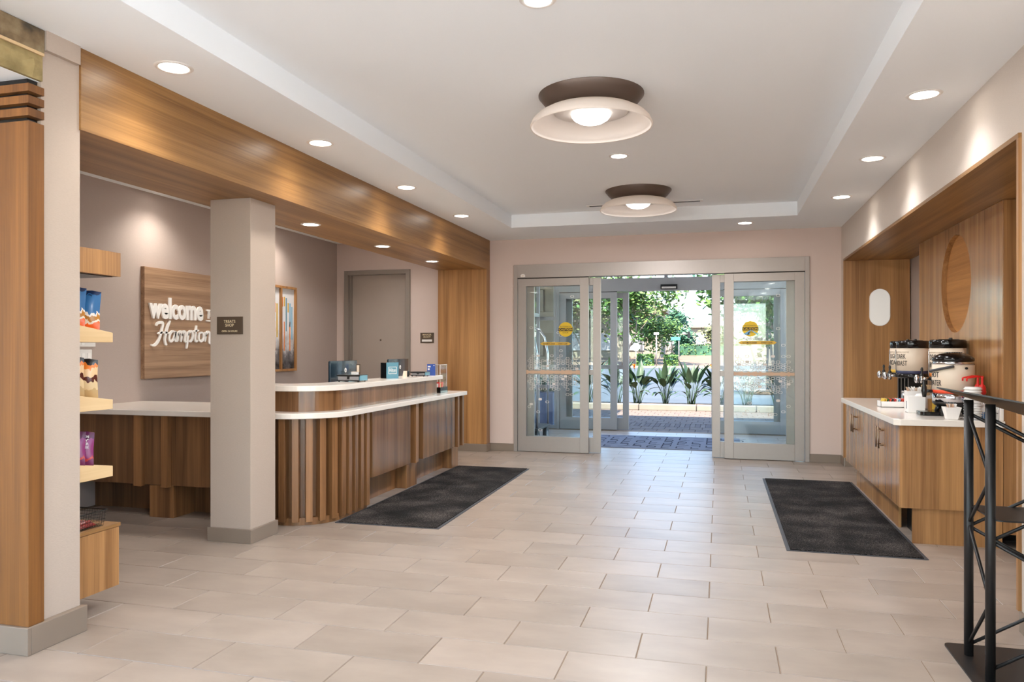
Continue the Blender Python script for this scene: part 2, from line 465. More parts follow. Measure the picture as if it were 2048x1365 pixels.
# ================================================================= STRUCTURE
def ring_frame(mb, x0, x1, z0, z1, y0, y1, st, tr, br):
    mb.box(x0, x0 + st, y0, y1, z0, z1); mb.box(x1 - st, x1, y0, y1, z0, z1)
    mb.box(x0 + st, x1 - st, y0, y1, z1 - tr, z1); mb.box(x0 + st, x1 - st, y0, y1, z0, z0 + br)
    return mb
CEIL = 2.845; TRAY = 3.0; YB = 9.82; XL = -5.3; XR = 1.42; SOFX = -3.0; SOFI = -3.69; SOFZ = 2.445
YF = -4.0
# floor with its tiles
fl = struct(bx(XL - .1, 2.2, YF, 12.85, -0.06, -0.004).build('floor', M['grout']))
TW, TP, TX0, TY0 = 0.6096, 0.3076, -0.0528, 4.0051
def tile_mesh(w, d):
    b = 0.0025; t = 0.0
    x0, x1, y0, y1 = -w/2 + .0015, w/2 - .0015, -d/2 + .0015, d/2 - .0015
    mb = MB(); zs = -0.004
    mb.add([(x0,y0,zs),(x1,y0,zs),(x1,y1,zs),(x0,y1,zs),(x0+b,y0+b,t),(x1-b,y0+b,t),(x1-b,y1-b,t),(x0+b,y1-b,t)],
           [(4,5,6,7),(0,1,5,4),(1,2,6,5),(2,3,7,6),(3,0,4,7)])
    return mb
proto_tile = tile_mesh(TW, TP).build('tile', M['tile'], fl, local=True)
tile_me = proto_tile.data
sc_, cc_ = math.sin(THETA), math.cos(THETA)
cands = []
r0 = int((YF - TY0) / TP); r1 = int((12.8 - TY0) / TP)
for r in range(r0, r1):
    yc = TY0 + (r + .5) * TP
    par = 0 if r % 2 else 1
    for k in range(-20, 8):
        if (k - par) % 2: continue
        xc = TX0 + (k + 1) * 0.3048
        if xc < XL - .1 or xc > 2.1: continue
        d = -sc_ * xc + cc_ * yc
        vis = False
        if d > 0.4:
            u = 1024 + 1512 * (cc_ * xc + sc_ * yc) / d; v = 697.8 + 1512 * CAM_H / d
            vis = -150 < u < 2200 and v < 1440
            if xc < -3.4 and yc > 5.5: vis = False
            if xc < -3.2 and yc < 3.0: vis = False
            if yc > 9.9 and not (-1.7 < xc < 0.0): vis = False
            if xc > 1.5: vis = False
        cands.append(((1 / d) if vis else -1, xc, yc))
cands.sort(reverse=True)
first = True; rest = MB()
for i, (sz, xc, yc) in enumerate(cands):
    if i < 300 and sz > 0:
        if first: proto_tile.location = (xc, yc, 0); first = False
        else:
            o = bpy.data.objects.new('tile', tile_me); C.objects.link(o); o.parent = fl; o.location = (xc, yc, 0)
    else:
        t_ = tile_mesh(TW, TP)
        rest.add([(x + xc, y + yc, z) for x, y, z in t_.v], t_.f)
rest.build('tiles_beyond', M['tile'], fl, kind='stuff')

# ceilings
mb = MB()
mb.box(SOFX, -2.43, YF, YB, CEIL, 3.12); mb.box(0.83, XR, YF, YB, CEIL, 3.12)
mb.box(-2.43, 0.83, 8.845, YB, CEIL, 3.12); mb.box(-2.43, 0.83, YF, YF + .8, CEIL, 3.12)
mb.box(-2.43, 0.83, YF + .8, 8.845, TRAY, 3.12)
ceil = struct(mb.build('ceiling', M['ceil']))
struct(bx(XL, SOFI, 3.005, YB, 2.885, 3.12).build('ceiling', M['ceil']))
struct(bx(XL, -3.25, YF, 2.785, 2.606, 3.12).build('ceiling', M['ceil']))
# roof parapet above so no sun enters
struct(bx(XL - .3, 2.4, YF - .3, 12.9, 3.13, 4.6).build('roof', M['concrete']), 'flat roof of the lobby building', 'roof')

# walls
DX0, DX1, DZ = -2.66, 1.06, 2.50     # entrance frame
GX0, GX1, GZ = -5.17, -4.16, 2.49    # grey office door frame
mb = MB()
mb.box(XL - .1, GX0, YB, 9.98, 0, 3.1); mb.box(GX0, GX1, YB, 9.98, GZ, 3.1); mb.box(GX1, DX0, YB, 9.98, 0, 3.1)
mb.box(DX0, DX1, YB, 9.98, DZ, 3.1); mb.box(DX1, 2.3, YB, 9.98, 0, 3.1)
struct(mb.build('wall_back', M['wall_pink']))
struct(bx(XL - .12, XL, 2.86, 9.98, 0, 3.1).build('wall_left', M['wall_grey']))
NY0, NY1, NZ = 4.2, 9.58, 2.43
mb = MB()
mb.box(XR, 1.56, 3.0, NY0, 0, 3.1); mb.box(XR, 1.56, NY0, NY1, NZ, 3.1); mb.box(XR, 1.56, NY1, YB, 0, 3.1)
struct(mb.build('wall_right', M['wall_right']))
for a in ((2.125, 2.25, NY0, NY1 + .1, 0, 2.6), (1.56, 2.12, NY0 - .1, NY0, 0, 2.6), (1.56, 2.12, NY1, NY1 + .1, 0, 2.6), (1.56, 2.12, NY0, NY1, NZ, 2.6)):
    struct(bx(*a).build('wall_niche', M['wall_grey']))
def portal(p, w, h, d):
    l = bpy.data.lights.new('daylight_portal', 'AREA'); l.shape = 'RECTANGLE'; l.size = w; l.size_y = h; l.cycles.is_portal = True
    o = bpy.data.objects.new('daylight_portal', l); C.objects.link(o); o.location = p
    o.rotation_euler = Vector(d).to_track_quat('-Z', 'Z').to_euler()
WZ0, WZ1 = .06, 2.78
def added_window_wall(name, axis, fix0, fix1, a0, a1, wins, mat_, first):  # unseen lounge windows, added to bring daylight onto the ceiling
    """a wall along X ('X') or Y ('Y') with unseen tall windows added for daylight"""
    def b_(u0, u1, z0, z1, f0=fix0, f1=fix1): return (u0, u1, f0, f1, z0, z1) if axis == 'X' else (f0, f1, u0, u1, z0, z1)
    mb = MB(); prev = a0
    for u0, u1 in wins: mb.box(*b_(prev, u0, 0, 3.1)); prev = u1
    mb.box(*b_(prev, a1, 0, 3.1))
    for u0, u1 in wins: mb.box(*b_(u0, u1, 0, WZ0)); mb.box(*b_(u0, u1, WZ1, 3.1))
    struct(mb.build(name, mat_))
    fm = (fix0 + fix1) / 2
    for k, (u0, u1) in enumerate(wins):
        c = ((u0 + u1) / 2, fm, WZ0) if axis == 'X' else (fm, (u0 + u1) / 2, WZ0)
        w_ = struct(group_empty('window_%d' % (first + k), c), 'unseen tall window added at the lounge end for daylight', 'window')
        mb = MB()
        for q in ((u0, u0 + .05, WZ0, WZ1), (u1 - .05, u1, WZ0, WZ1), (u0 + .05, u1 - .05, WZ0, WZ0 + .05), (u0 + .05, u1 - .05, WZ1 - .05, WZ1)):
            mb.box(*b_(*q, fm - .03, fm + .03))
        mb.build('window_frame', M['alu'], w_)
        MB().box(*b_(u0 + .05, u1 - .05, WZ0 + .05, WZ1 - .05, fm - .004, fm + .004)).build('glass_pane', M['glass'], w_)
added_window_wall('wall_front', 'X', YF - .12, YF, XL, 1.56, [(-5.25, -3.1), (-3.0, -.85), (-.75, 1.4)], M['wall_right'], 4)
for u0, u1 in [(-5.25, -3.1), (-3.0, -.85), (-.75, 1.4)]: portal(((u0 + u1) / 2, YF - .14, 1.3), u1 - u0, 2.4, (0, 1, 0))
added_window_wall('wall_lounge', 'Y', XL - .12, XL, YF, 2.86, [(-3.7, -1.7), (-1.5, .5)], M['wall_grey'], 7)
for u0, u1 in [(-3.7, -1.7), (-1.5, .5)]: portal((XL - .14, (u0 + u1) / 2, 1.3), u1 - u0, 2.4, (1, 0, 0))
added_window_wall('wall_side', 'Y', XR, 1.56, YF, 3.0, [(-3.9, -1.9), (-1.8, .2), (.3, 1.7)], M['wall_right'], 10)
for u0, u1 in [(-3.9, -1.9), (-1.8, .2), (.3, 1.7)]: portal((1.58, (u0 + u1) / 2, 1.3), u1 - u0, 2.4, (-1, 0, 0))
portal((-.75, 12.95, 1.35), 4.5, 2.7, (0, -1, 0))
struct(bx(XL, -3.012, 2.785, 3.005, 0, CEIL + .2).build('wall_divider', M['wall_col']))
struct(bx(-3.3, -2.987, 2.795, 2.985, 2.755, CEIL).build('trim_1', M['wall_col']))

# wood beam over the reception, wood jamb at its far end
struct(bx(SOFI, SOFX, 3.0, YB, SOFZ, CEIL + .2).build('trim_2', M['wood_y'], bevel=.002))
struct(bx(SOFI, SOFX, 9.66, YB, 0.1, SOFZ).build('trim_3', M['wood_z'], bevel=.002))
# wooden lining of the coffee niche
struct(bx(1.405, 2.12, NY0, NY1, 2.405, NZ).build('trim_4', M['wood_y']))
struct(bx(1.405, 1.60, NY0, NY0 + .025, 0.1, 2.405).build('trim_6', M['wood_z']))
# baseboards of grey tile, cut in lengths
def baseboard(name, segs):
    o = None
    for k, s in enumerate(segs):
        q = bx(*s).build(name if k == 0 else 'base_tile', M['basetile'], o, bevel=.003)
        if k == 0: o = struct(q)
    return o
baseboard('baseboard_back', [(-3.0, DX0, YB - .012, YB, 0, .1), (DX1, XR, YB - .012, YB, 0, .1), (-4.15, -3.7, YB - .012, YB, 0, .1)])
baseboard('baseboard_jamb', [(SOFI, -2.99, 9.645, 9.66, 0, .1), (-3.0, -2.985, 9.645, YB - .012, 0, .1)])
baseboard('baseboard_right', [(XR - .012, XR, NY1, YB - .012, 0, .1), (XR - .012, XR, 3.0, NY0, 0, .1), (XR - .012, XR, 1.0, 2.99, 0, .1)])
baseboard('baseboard_niche', [(1.42, 2.11, NY1 - .035, NY1 - .022, 0, .1), (1.99, 2.11, 5.885, 5.9, 0, .1), (2.105, 2.12, 4.3, 5.88, 0, .1)])
baseboard('baseboard_divider', [(-3.012, -2.978, 2.705, 3.018, 0, .125), (-3.5, -2.978, 2.685, 2.705, 0, .125), (-4.1, -3.503, 2.685, 2.705, 0, .125)])
baseboard('baseboard_left', [(XL, XL + .012, 6.05, 9.8, 0, .1), (XL, XL + .012, 3.03, 5.1, 0, .1)])

# free-standing square column
t = thing('column', 'square vinyl-covered column with a grey tile base beside the reception desk', 'column', (-3.355, 4.815, 0))
bx(-3.52, -3.19, 4.66, 4.97, 0, SOFZ).build('shaft', M['wall_col'], t, bevel=.002)
MB().box(-3.535, -3.175, 4.645, 4.985, 0, .1).build('base_tile', M['basetile'], t, bevel=.003)

# wood-clad pier at the left with slotted capital
t = thing('wood_pier', 'oak-clad pier with three slotted bands below its stone lintel', 'pier', (-3.2, 2.77, 0.125))
bx(-3.6, -2.99, 2.70, 2.783, .125, 2.405).build('cladding', M['wood_pier'], t, bevel=.002)
bx(-3.59, -3.03, 2.73, 2.782, 2.405, 2.606).build('core', M['black'], t)
for z0 in (2.428, 2.484, 2.538):
    bx(-3.6, -2.99, 2.70, 2.783, z0, z0 + .036).build('band', M['wood_pier'], t, bevel=.001)
# stone lintel
t = thing('stone_lintel', 'lintel of two courses of rough brown slate next to the ceiling', 'lintel', (-3.12, 2.0, 2.606))
bx(-3.25, -3.02, .6, 2.79, 2.606, CEIL).build('core', M['ceil'], t)
def rough_block(x0, x1, y0, y1, z0, z1, seed):
    rr = random.Random(seed); mb = MB(); ny, nz = 8, 4
    vs_ = []; fs = []
    for j in range(nz + 1):
        for i in range(ny + 1):
            e = (i in (0, ny)) or (j in (0, nz))
            vs_.append((x1 - (0.012 if e else rr.uniform(-0.006, .006)), y0 + (y1-y0) * i / ny, z0 + (z1-z0) * j / nz))
    for j in range(nz):
        for i in range(ny):
            a = j * (ny+1) + i; fs.append((a, a+1, a+ny+2, a+ny+1))
    mb.add(vs_, fs); mb.box(x0, x1 - .0125, y0, y1, z0, z1)
    return mb
for k, y1 in enumerate((2.79, 2.2, 1.6)):
    rough_block(-3.02, -2.985, y1 - .588, y1, 2.735, CEIL - .002, k).build('stone', M['slate'], t)
for k, y1 in enumerate((2.785, 2.32, 1.8, 1.3)):
    rough_block(-3.02, -2.99, y1 - .45, y1, 2.608, 2.722, 10 + k).build('stone', M['slate2'], t)
bx(-3.02, -2.992, .6, 2.785, 2.722, 2.735).build('ledge', M['maple'], t)

# grey office door behind the desk
d1 = struct(group_empty('door_1', ((GX0 + GX1) / 2, YB, 0)), 'tall plain grey door with peephole behind the reception desk', 'door')
mb = MB(); fw = .062
mb.box(GX0, GX0 + fw, YB - .03, 9.98, 0, GZ); mb.box(GX1 - fw, GX1, YB - .03, 9.98, 0, GZ); mb.box(GX0 + fw, GX1 - fw, YB - .03, 9.98, GZ - fw, GZ)
mb.box(GX0 + fw, GX0 + fw + .02, YB + .03, 9.98, 0, GZ - fw); mb.box(GX1 - fw - .02, GX1 - fw, YB + .03, 9.98, 0, GZ - fw)
mb.build('door_frame', M['grey_frame'], d1, bevel=.002)
bx(GX0 + fw, GX1 - fw, YB + .075, YB + .12, 0.005, GZ - fw).build('door_leaf', M['grey_door'], d1)
MB().cyl((-4.65, YB + .07, 1.50), (-4.65, YB + .076, 1.50), .012).build('peephole', M['brown_sign'], d1)

# ================================================================= ENTRANCE DOORS
def hex_film(seed, x0, x1, y, zmid):
    rr = random.Random(seed); mb = MB(); w, h = .052, .031; row = 0
    z = 0.26
    def ring(cx, cz, solid):
        pts = [(-w/2, 0), (-w*.32, -h/2), (w*.32, -h/2), (w/2, 0), (w*.32, h/2), (-w*.32, h/2)]
        if solid: mb.add([(cx + a, y, cz + b) for a, b in pts], [tuple(range(6))]); return
        k = .74
        vs_ = [(cx + a, y, cz + b) for a, b in pts] + [(cx + a * k, y, cz + b * k) for a, b in pts]
        mb.add(vs_, [(i, (i+1) % 6, 6 + (i+1) % 6, 6 + i) for i in range(6)])
    while z < 2.1:
        dz = abs(z - zmid)
        pr = 0.82 if dz < .17 else (0.35 if dz < .24 else (.05 if dz < .5 else 0.018))
        nx = int((x1 - x0) / (w * 1.16))
        for i in range(nx):
            if dz < .03: continue
            if rr.random() < pr:
                ring(x0 + (i + .5 + (.5 if row % 2 else 0) * .9) * (x1 - x0) / (nx + .5), z, rr.random() < .10)
        z += h * 1.1; row += 1
    return mb
def gold_band(seed, x0, x1, y, zm):
    rr = random.Random(seed); mb = MB(); n = 26
    for i in range(n):
        xa = x0 + (x1 - x0) * i / n; xb = x0 + (x1 - x0) * (i + 1) / n
        t = rr.choice((.018, .022, .027))
        mb.box(xa, xb, y, y + .001, zm - t, zm + t)
    return mb
def entrance(name, yf, xs, hz0, hz1, mats, decals, label):
    """xs: frame left, fixed-left right edge, slider-left right edge, slider-right left edge, fixed-right left edge, frame right"""
    xa, xb, xc, xd, xe, xf_ = xs
    alu = mats
    root = struct(group_empty(name, ((xa + xf_) / 2, yf, 0)), label, 'door')
    mb = MB()
    mb.box(xa, xa + .05, yf, yf + .16, 0, hz1); mb.box(xf_ - .05, xf_, yf, yf + .16, 0, hz1)
    mb.build('jamb', alu, root, bevel=.002)
    bx(xa + .05, xf_ - .05, yf, yf + .16, hz0, hz1).build('header', alu, root, bevel=.002)
    bx(xa + .05, xb, yf + .012, yf + .04, hz0 - .012, hz0).build('gasket', M['shadow_gap'], root)
    bx(xe, xf_ - .05, yf + .012, yf + .04, hz0 - .012, hz0).build('gasket', M['shadow_gap'], root)
    gl = []
    for (p0, p1, ya, kind, sd) in ((xa + .056, xb, yf + .01, 'fixed_panel', 1), (xe, xf_ - .056, yf + .01, 'fixed_panel', 2),
                                  (xa + .16, xc, yf + .085, 'sliding_panel', 3), (xd, xf_ - .16, yf + .085, 'sliding_panel', 4)):
        st = .112 if kind == 'fixed_panel' else .10
        mb = ring_frame(MB(), p0, p1, .006, hz0 - .012, ya, ya + .045, st, .10, .20)
        if kind == 'sliding_panel': mb.box(p0 + st, p1 - st, ya + .008, ya + .037, 1.03, 1.10)
        pn = mb.build(kind, alu, root, bevel=.002)
        bx(p0 + st, p1 - st, ya + .018, ya + .026, .20, hz0 - .11).build('glass_pane', M['glass'], pn)
        if decals and kind == 'fixed_panel':
            hex_film(sd, p0 + st + .01, p1 - st - .01, ya + .016, 1.065).build('etched_hexagons', M['film'], pn, kind='stuff')
            gold_band(sd + 5, p0 + st, p1 - st, ya + .0155, 1.065).build('gold_band', M['gold'], pn)
    return root
entrance('door_2', 9.80, (DX0, -1.65, -1.50, -0.085, 0.065, DX1), 2.325, DZ, M['alu'], True,
         'inner automatic sliding glass entrance door standing open')
entrance('door_3', 12.75, (-2.70, -1.66, -1.47, -0.12, 0.07, 1.11), 2.345, 2.56, M['alu_dark'], False,
         'outer automatic sliding glass door of the vestibule')
# sensor boxes
t = thing('door_sensor', 'small white motion sensor on the corner of the inner door header', 'sensor', (-2.52, 9.785, 2.34))
MB().prism_y([(-2.56, 2.335), (-2.50, 2.335), (-2.50, 2.36), (-2.515, 2.375), (-2.545, 2.375), (-2.56, 2.36)], 9.785, 9.80).build('housing', M['white'], t)
bx(-2.545, -2.515, 9.783, 9.785, 2.345, 2.357).build('window', M['cream'], t)
t = thing('header_sensor', 'grey motion sensor under the outer door header', 'sensor', (-.80, 12.70, 2.36))
MB().prism_x([(12.75, 2.44), (12.75, 2.36), (12.70, 2.36), (12.66, 2.40), (12.68, 2.44)], -.93, -.66).build('housing', M['black_metal'], t)
bx(-.91, -.68, 12.655, 12.662, 2.37, 2.40).build('window', M['steel'], t)

# warning stickers on the glass
def sticker(cx, z, y, label, logo):
    t = thing('caution_sticker', label, 'sticker', (cx, y, z - .1))
    n = 36
    MB().prism_y([(cx + .096 * math.cos(2*PI*k/n), z + .096 * math.sin(2*PI*k/n)) for k in range(n)], y, y + .001).build('disc', M['yellow'], t)
    bx(cx - .0945, cx + .0945, y - .001, y, z - .022, z + .019).build('stripe', M['ink'], t)
    flat_text(MB(), 'CAUTION', .178, .028, (cx, y - .0012, z - .0015), (1, 0, 0), depth=.0006, bold=.02).build('caution_lettering', M['yellow'], t)
    flat_text(MB(), 'AUTOMATIC', .15, .018, (cx, y - .0004, z + .038), (1, 0, 0), depth=.0006).build('small_lettering', M['ink'], t)
    flat_text(MB(), 'DOOR', .075, .018, (cx, y - .0004, z - .042), (1, 0, 0), depth=.0006).build('small_lettering', M['ink'], t)
    return t
sticker(-1.955, 1.632, 9.823, 'round yellow caution sticker on the inner glass panel nearer the wood jamb', 0)
sticker(0.375, 1.625, 9.823, 'round yellow caution sticker above the tent logo on the glass', 1)
def arrow_strip(x0, x1, z, y, label):
    t = thing('stand_clear_strip', label, 'sticker', ((x0 + x1) / 2, y, z - .02))
    h = .021; c = .03
    MB().prism_y([(x0, z), (x0 + c, z - h), (x1 - c, z - h), (x1, z), (x1 - c, z + h), (x0 + c, z + h)], y, y + .001).build('strip', M['mustard'], t)
    flat_text(MB(), 'AUTOMATIC DOOR', (x1 - x0) * .38, .022, (x0 + (x1 - x0) * .29, y - .0004, z), (1, 0, 0), depth=.0006, bold=.01).build('lettering', M['ink'], t)
    flat_text(MB(), 'STAND CLEAR', (x1 - x0) * .30, .022, (x0 + (x1 - x0) * .74, y - .0004, z), (1, 0, 0), depth=.0006, bold=.01).build('lettering', M['ink'], t)
arrow_strip(-2.30, -1.885, 1.443, 9.823, 'yellow stand clear strip below the lone caution sticker')
arrow_strip(.235, .685, 1.452, 9.823, 'yellow stand clear strip below the tent logo')
t = thing('tent_logo', 'blue tent logo with grey lettering stuck on the entrance glass', 'sticker', (.40, 9.822, 1.48))
y = 9.8215
mb = MB(); mb.add([(.28, y, 1.555), (.36, y, 1.60), (.385, y, 1.612), (.35, y, 1.55)], [(0, 3, 2, 1)])
mb.add([(.385, y, 1.612), (.47, y, 1.56), (.46, y, 1.548), (.395, y, 1.595)], [(0, 3, 2, 1)])
mb.add([(.335, y, 1.55), (.36, y, 1.59), (.375, y, 1.55)], [(0, 2, 1)])
mb.build('tent', M['sky_blue'], t)
flat_text(MB(), 'toodles.', .25, .046, (.415, y, 1.507), (1, 0, 0), depth=.0006, bold=.01).build('lettering', M['alu_dark'], t)

# vestibule shell
struct(bx(-3.1, 1.6, 9.98, 12.75, 2.72, 2.9).build('ceiling', M['ceil']))
def storefront(name, xw, label):
    root = struct(group_empty(name, (xw, 11.35, 0)), label, 'window')
    ys = [9.98, 11.4, 12.75]
    mb = MB()
    for y in ys: mb.box(xw - .03, xw + .03, max(9.98, y - .03), min(12.75, y + .03), 0, 2.72)
    for z in (.03, .72, 1.95, 2.69): mb.box(xw - .025, xw + .025, 10.01, 12.72, z - .03, z + .03)
    mb.build('mullion_frame', M['alu_dark'], root)
    for y0, y1 in zip(ys, ys[1:]):
        for z0, z1 in ((.06, .69), (.75, 1.92), (1.98, 2.66)):
            bx(xw - .004, xw + .004, y0 + .03, y1 - .03, z0, z1).build('glass_pane', M['glass'], root)
    return root
storefront('window_1', -3.02, 'glazed side of the vestibule towards the stone pillar')
storefront('window_2', 1.52, 'glazed side of the vestibule opposite the stone pillar')
w3 = struct(group_empty('window_3', (-.8, 12.82, 2.56)), 'transom window over the outer doors', 'window')
mb = MB(); mb.box(-3.05, 1.55, 12.78, 12.88, 2.68, 2.9)
for x in (-3.0, -.85, 1.5): mb.box(x - .03, x + .03, 12.79, 12.85, 2.56, 2.68)
mb.build('mullion_frame', M['alu_dark'], w3)
for x0, x1 in ((-2.97, -.88), (-.82, 1.47)): bx(x0, x1, 12.815, 12.823, 2.56, 2.68).build('glass_pane', M['glass'], w3)
def sidelite(name, x0, x1, label):
    root = struct(group_empty(name, ((x0 + x1) / 2, 12.8, 0)), label, 'window')
    mb = MB(); mb.box(x0, x0 + .035, 12.76, 12.84, 0, 2.56); mb.box(x1 - .035, x1, 12.76, 12.84, 0, 2.56)
    for z in (.03, .72, 1.90, 2.53): mb.box(x0 + .035, x1 - .035, 12.765, 12.835, z - .03, z + .03)
    mb.build('mullion_frame', M['alu_dark'], root)
    for z0, z1 in ((.06, .69), (.75, 1.87), (1.93, 2.50)):
        bx(x0 + .035, x1 - .035, 12.796, 12.804, z0, z1).build('glass_pane', M['glass'], root)
sidelite('window_14', -3.05, -2.705, 'narrow glazed sidelight beside the outer doors towards the stone pillar')
sidelite('window_15', 1.115, 1.55, 'narrow glazed sidelight beside the outer doors towards the coffee niche side')

# ================================================================= LAMPS
def spot(name, loc, power, color, angle, blend, parent, target=(0, 0, -1), size=.08):
    l = bpy.data.lights.new(name, 'SPOT'); l.energy = power; l.color = color; l.spot_size = R(angle); l.spot_blend = blend
    l.shadow_soft_size = size
    o = bpy.data.objects.new(name, l); C.objects.link(o)
    o.parent = parent
    o.location = Vector(loc) - parent.location
    o.rotation_euler = Vector(target).to_track_quat('-Z', 'Y').to_euler()
    return o
def downlight(x, y, z, label, group, power, color, angle=128, blend=1.0, r=.085):
    t = thing('downlight', label, 'downlight', (x, y, z), group)
    MB().lathe([(r - .012, z - .001), (r - .010, z - .005), (r + .004, z - .006), (r + .012, z - .0005)], x, y, 28).build('trim_ring', M['white'], t)
    n = 24
    MB().add([(x + (r - .011) * math.cos(2*PI*k/n), y + (r - .011) * math.sin(2*PI*k/n), z - .003) for k in range(n)], [tuple(range(n - 1, -1, -1))]).build('lens', M['lens'], t)
    if power: spot('lamp', (x, y, z - .012), power, color, angle, blend, t)
    return t
hid = 'unseen round downlight added at the lounge end of the lobby ceiling'  # lamps out of view, added to brighten the lobby
HG = 'unseen downlights added at the lounge end'
for y, lb in ((-2.7, hid), (-1.2, hid), (.3, hid), (1.82, hid), (3.335, 'downlight beside the wood beam between the pier and the column'),
              (4.837, 'downlight beside the wood beam level with the square column'), (6.371, 'downlight beside the wood beam level with the desk corner lights'),
              (7.897, 'downlight beside the wood beam closest to the entrance wall')):
    downlight(-2.74, y, CEIL, lb, HG if lb is hid else 'downlights along the wood beam', P_SPOT, WARM)
for y, lb in ((-2.7, hid), (-1.2, hid), (.3, hid), (1.82, hid), (3.32, hid), (4.833, 'downlight in the niche side ceiling strip closest to the podium'),
              (6.352, 'downlight in the niche side ceiling strip level with the hot water server'), (7.882, 'downlight in the niche side ceiling strip level with the light roast urn')):
    downlight(1.141, y, CEIL, lb, HG if lb is hid else 'downlights along the niche wall', P_SPOT, NEUT)
downlight(.292, 9.213, CEIL, 'round recessed downlight in the ceiling strip in front of the entrance doors', None, P_SPOT * .7, NEUT)
for y, lb in ((-2.4, hid), (.45, hid), (3.42, 'recessed downlight in the tray before the first bowl lamp'), (6.37, 'recessed downlight in the tray between the two bowl lamps')):
    downlight(-.812, y, TRAY, lb, HG if lb is hid else 'downlights in the ceiling tray', P_SPOT * 1.6, NEUT, 130, .6, .075)
for y, lb in ((5.80, 'downlight under the wood beam closest to the square column'), (7.237, 'downlight under the wood beam between its two twins'), (8.64, 'downlight under the wood beam closest to the wood jamb')):
    downlight(-3.378, y, SOFZ, lb, 'downlights under the wood beam', P_SOFF, WARM, 140, 1.0, .075)
lab = 'downlight over the office side of the reception desk'
for x, y in ((-4.98, 6.1), (-4.98, 8.15), (-4.4, 7.1), (-4.6, 4.1), (-4.2, 9.0)):
    downlight(x, y, 2.885, lab, 'downlights of the office ceiling', P_BACK if x < -4.9 else P_BACK * .6, WARM if x < -4.9 else NEUT, 136, 1.0)
lab = 'downlight in the low ceiling left of the stone lintel'
for x, y in ((-4.2, 1.5), (-4.2, -1.5)):
    downlight(x, y, 2.606, lab, 'downlights of the side lounge', P_SPOT, WARM)
lab = 'round recessed downlight in the vestibule ceiling'
for x, y in ((-2.35, 10.7), (.7, 10.7), (-2.2, 12.1), (.9, 12.1)):
    downlight(x, y, 2.72, lab, 'downlights of the vestibule', 22, NEUT)

def bowl_lamp(x, y, label):
    t = thing('bowl_ceiling_lamp', label, 'ceiling lamp', (x, y, TRAY), 'opal bowl ceiling lamps')
    MB().lathe([(.336, TRAY), (.336, TRAY - .006), (.30, TRAY - .05), (.245, TRAY - .10), (.20, TRAY - .105)], x, y, 48).build('canopy', M['bronze'], t)
    outer = [(.20, 2.908), (.25, 2.906), (.30, 2.893), (.345, 2.868), (.375, 2.838), (.389, 2.806), (.388, 2.795)]
    inner = [(.378, 2.797), (.366, 2.832), (.336, 2.860), (.295, 2.882), (.25, 2.893), (.20, 2.896)]
    MB().lathe(outer + inner, x, y, 56).build('shade', M['opal'], t)
    MB().lathe([(.128, 2.884), (.126, 2.868), (.11, 2.846), (.08, 2.828), (.04, 2.818), (.0, 2.815)], x, y, 32).build('diffuser', M['diffuser'], t)
    MB().lathe([(.235, 2.895), (.235, 2.888), (.13, 2.884)], x, y, 32).build('backplate', M['white'], t)
    l = bpy.data.lights.new('lamp', 'AREA'); l.shape = 'DISK'; l.size = .24; l.energy = P_PEND; l.color = NEUT
    o = bpy.data.objects.new('lamp', l); C.objects.link(o); o.parent = t; o.location = (0, 0, 2.812 - TRAY)
    l = bpy.data.lights.new('bulb', 'POINT'); l.energy = 0.9; l.color = NEUT; l.shadow_soft_size = .05
    o = bpy.data.objects.new('bulb', l); C.objects.link(o); o.parent = t; o.location = (0, 0, 2.798 - TRAY)
    return t
bowl_lamp(-.79, 4.80, 'opal glass bowl lamp with bronze canopy nearer the lounge end of the tray ceiling')
bowl_lamp(-.80, 7.83, 'opal glass bowl lamp with bronze canopy beside the slot vent')
bowl_lamp(-.79, 1.75, 'unseen opal glass bowl lamp with bronze canopy added at the lounge end')  # third bowl lamp, out of view, added for more light
t = thing('slot_vent', 'long narrow linear slot air vent in the tray ceiling', 'vent', (-.81, 8.52, TRAY))
bx(-1.45, -.17, 8.48, 8.56, TRAY - .006, TRAY).build('frame', M['white'], t)
for y in (8.495, 8.525): bx(-1.42, -.20, y, y + .02, TRAY - .008, TRAY - .005).build('slot', M['black'], t)

# ================================================================= RECEPTION DESK
def arc(cx, cy, r, a0, a1, n):
    return [(cx + r * math.cos(R(a0 + (a1-a0)*k/n)), cy + r * math.sin(R(a0 + (a1-a0)*k/n))) for k in range(n + 1)]
def dpath(o, x0, y1, n=16):                      # desk outline inset by o from the worktop edge
    return [(x0, 5.11 + o)] + arc(-3.30, 5.56, .45 - o, -90, 0, n) + [(-2.85 - o, y1)]
WT0, WT1 = .836, .88
# worktop: one continuous slab
MBw = MB().prism(dpath(0, XL, 8.46, 20)[:-1] + [(-2.85, 8.42), (-2.89, 8.46), (-3.60, 8.46), (-3.60, 6.03), (XL, 6.03)], WT0, WT1)
o = MBw.build('worktop', M['quartz'], bevel=.005)
tag(o, 'white quartz worktop running round the curved corner of the reception desk', 'worktop')
desk = thing('reception_desk', 'walnut reception desk with curved slatted corner and hanging front panels', 'desk', (-3.3, 6.5, 0))
# carcass behind the panels
def band(path_o, path_i, z0, z1):
    return MB().prism(path_o + path_i[::-1], z0, z1)
car = MB().prism(dpath(.135, XL + .004, 8.40, 20) + [(-3.58, 8.40), (-3.58, 5.98), (XL + .004, 5.98)], .27, WT0 - .001)
car.build('carcass', M['walnut'], desk)
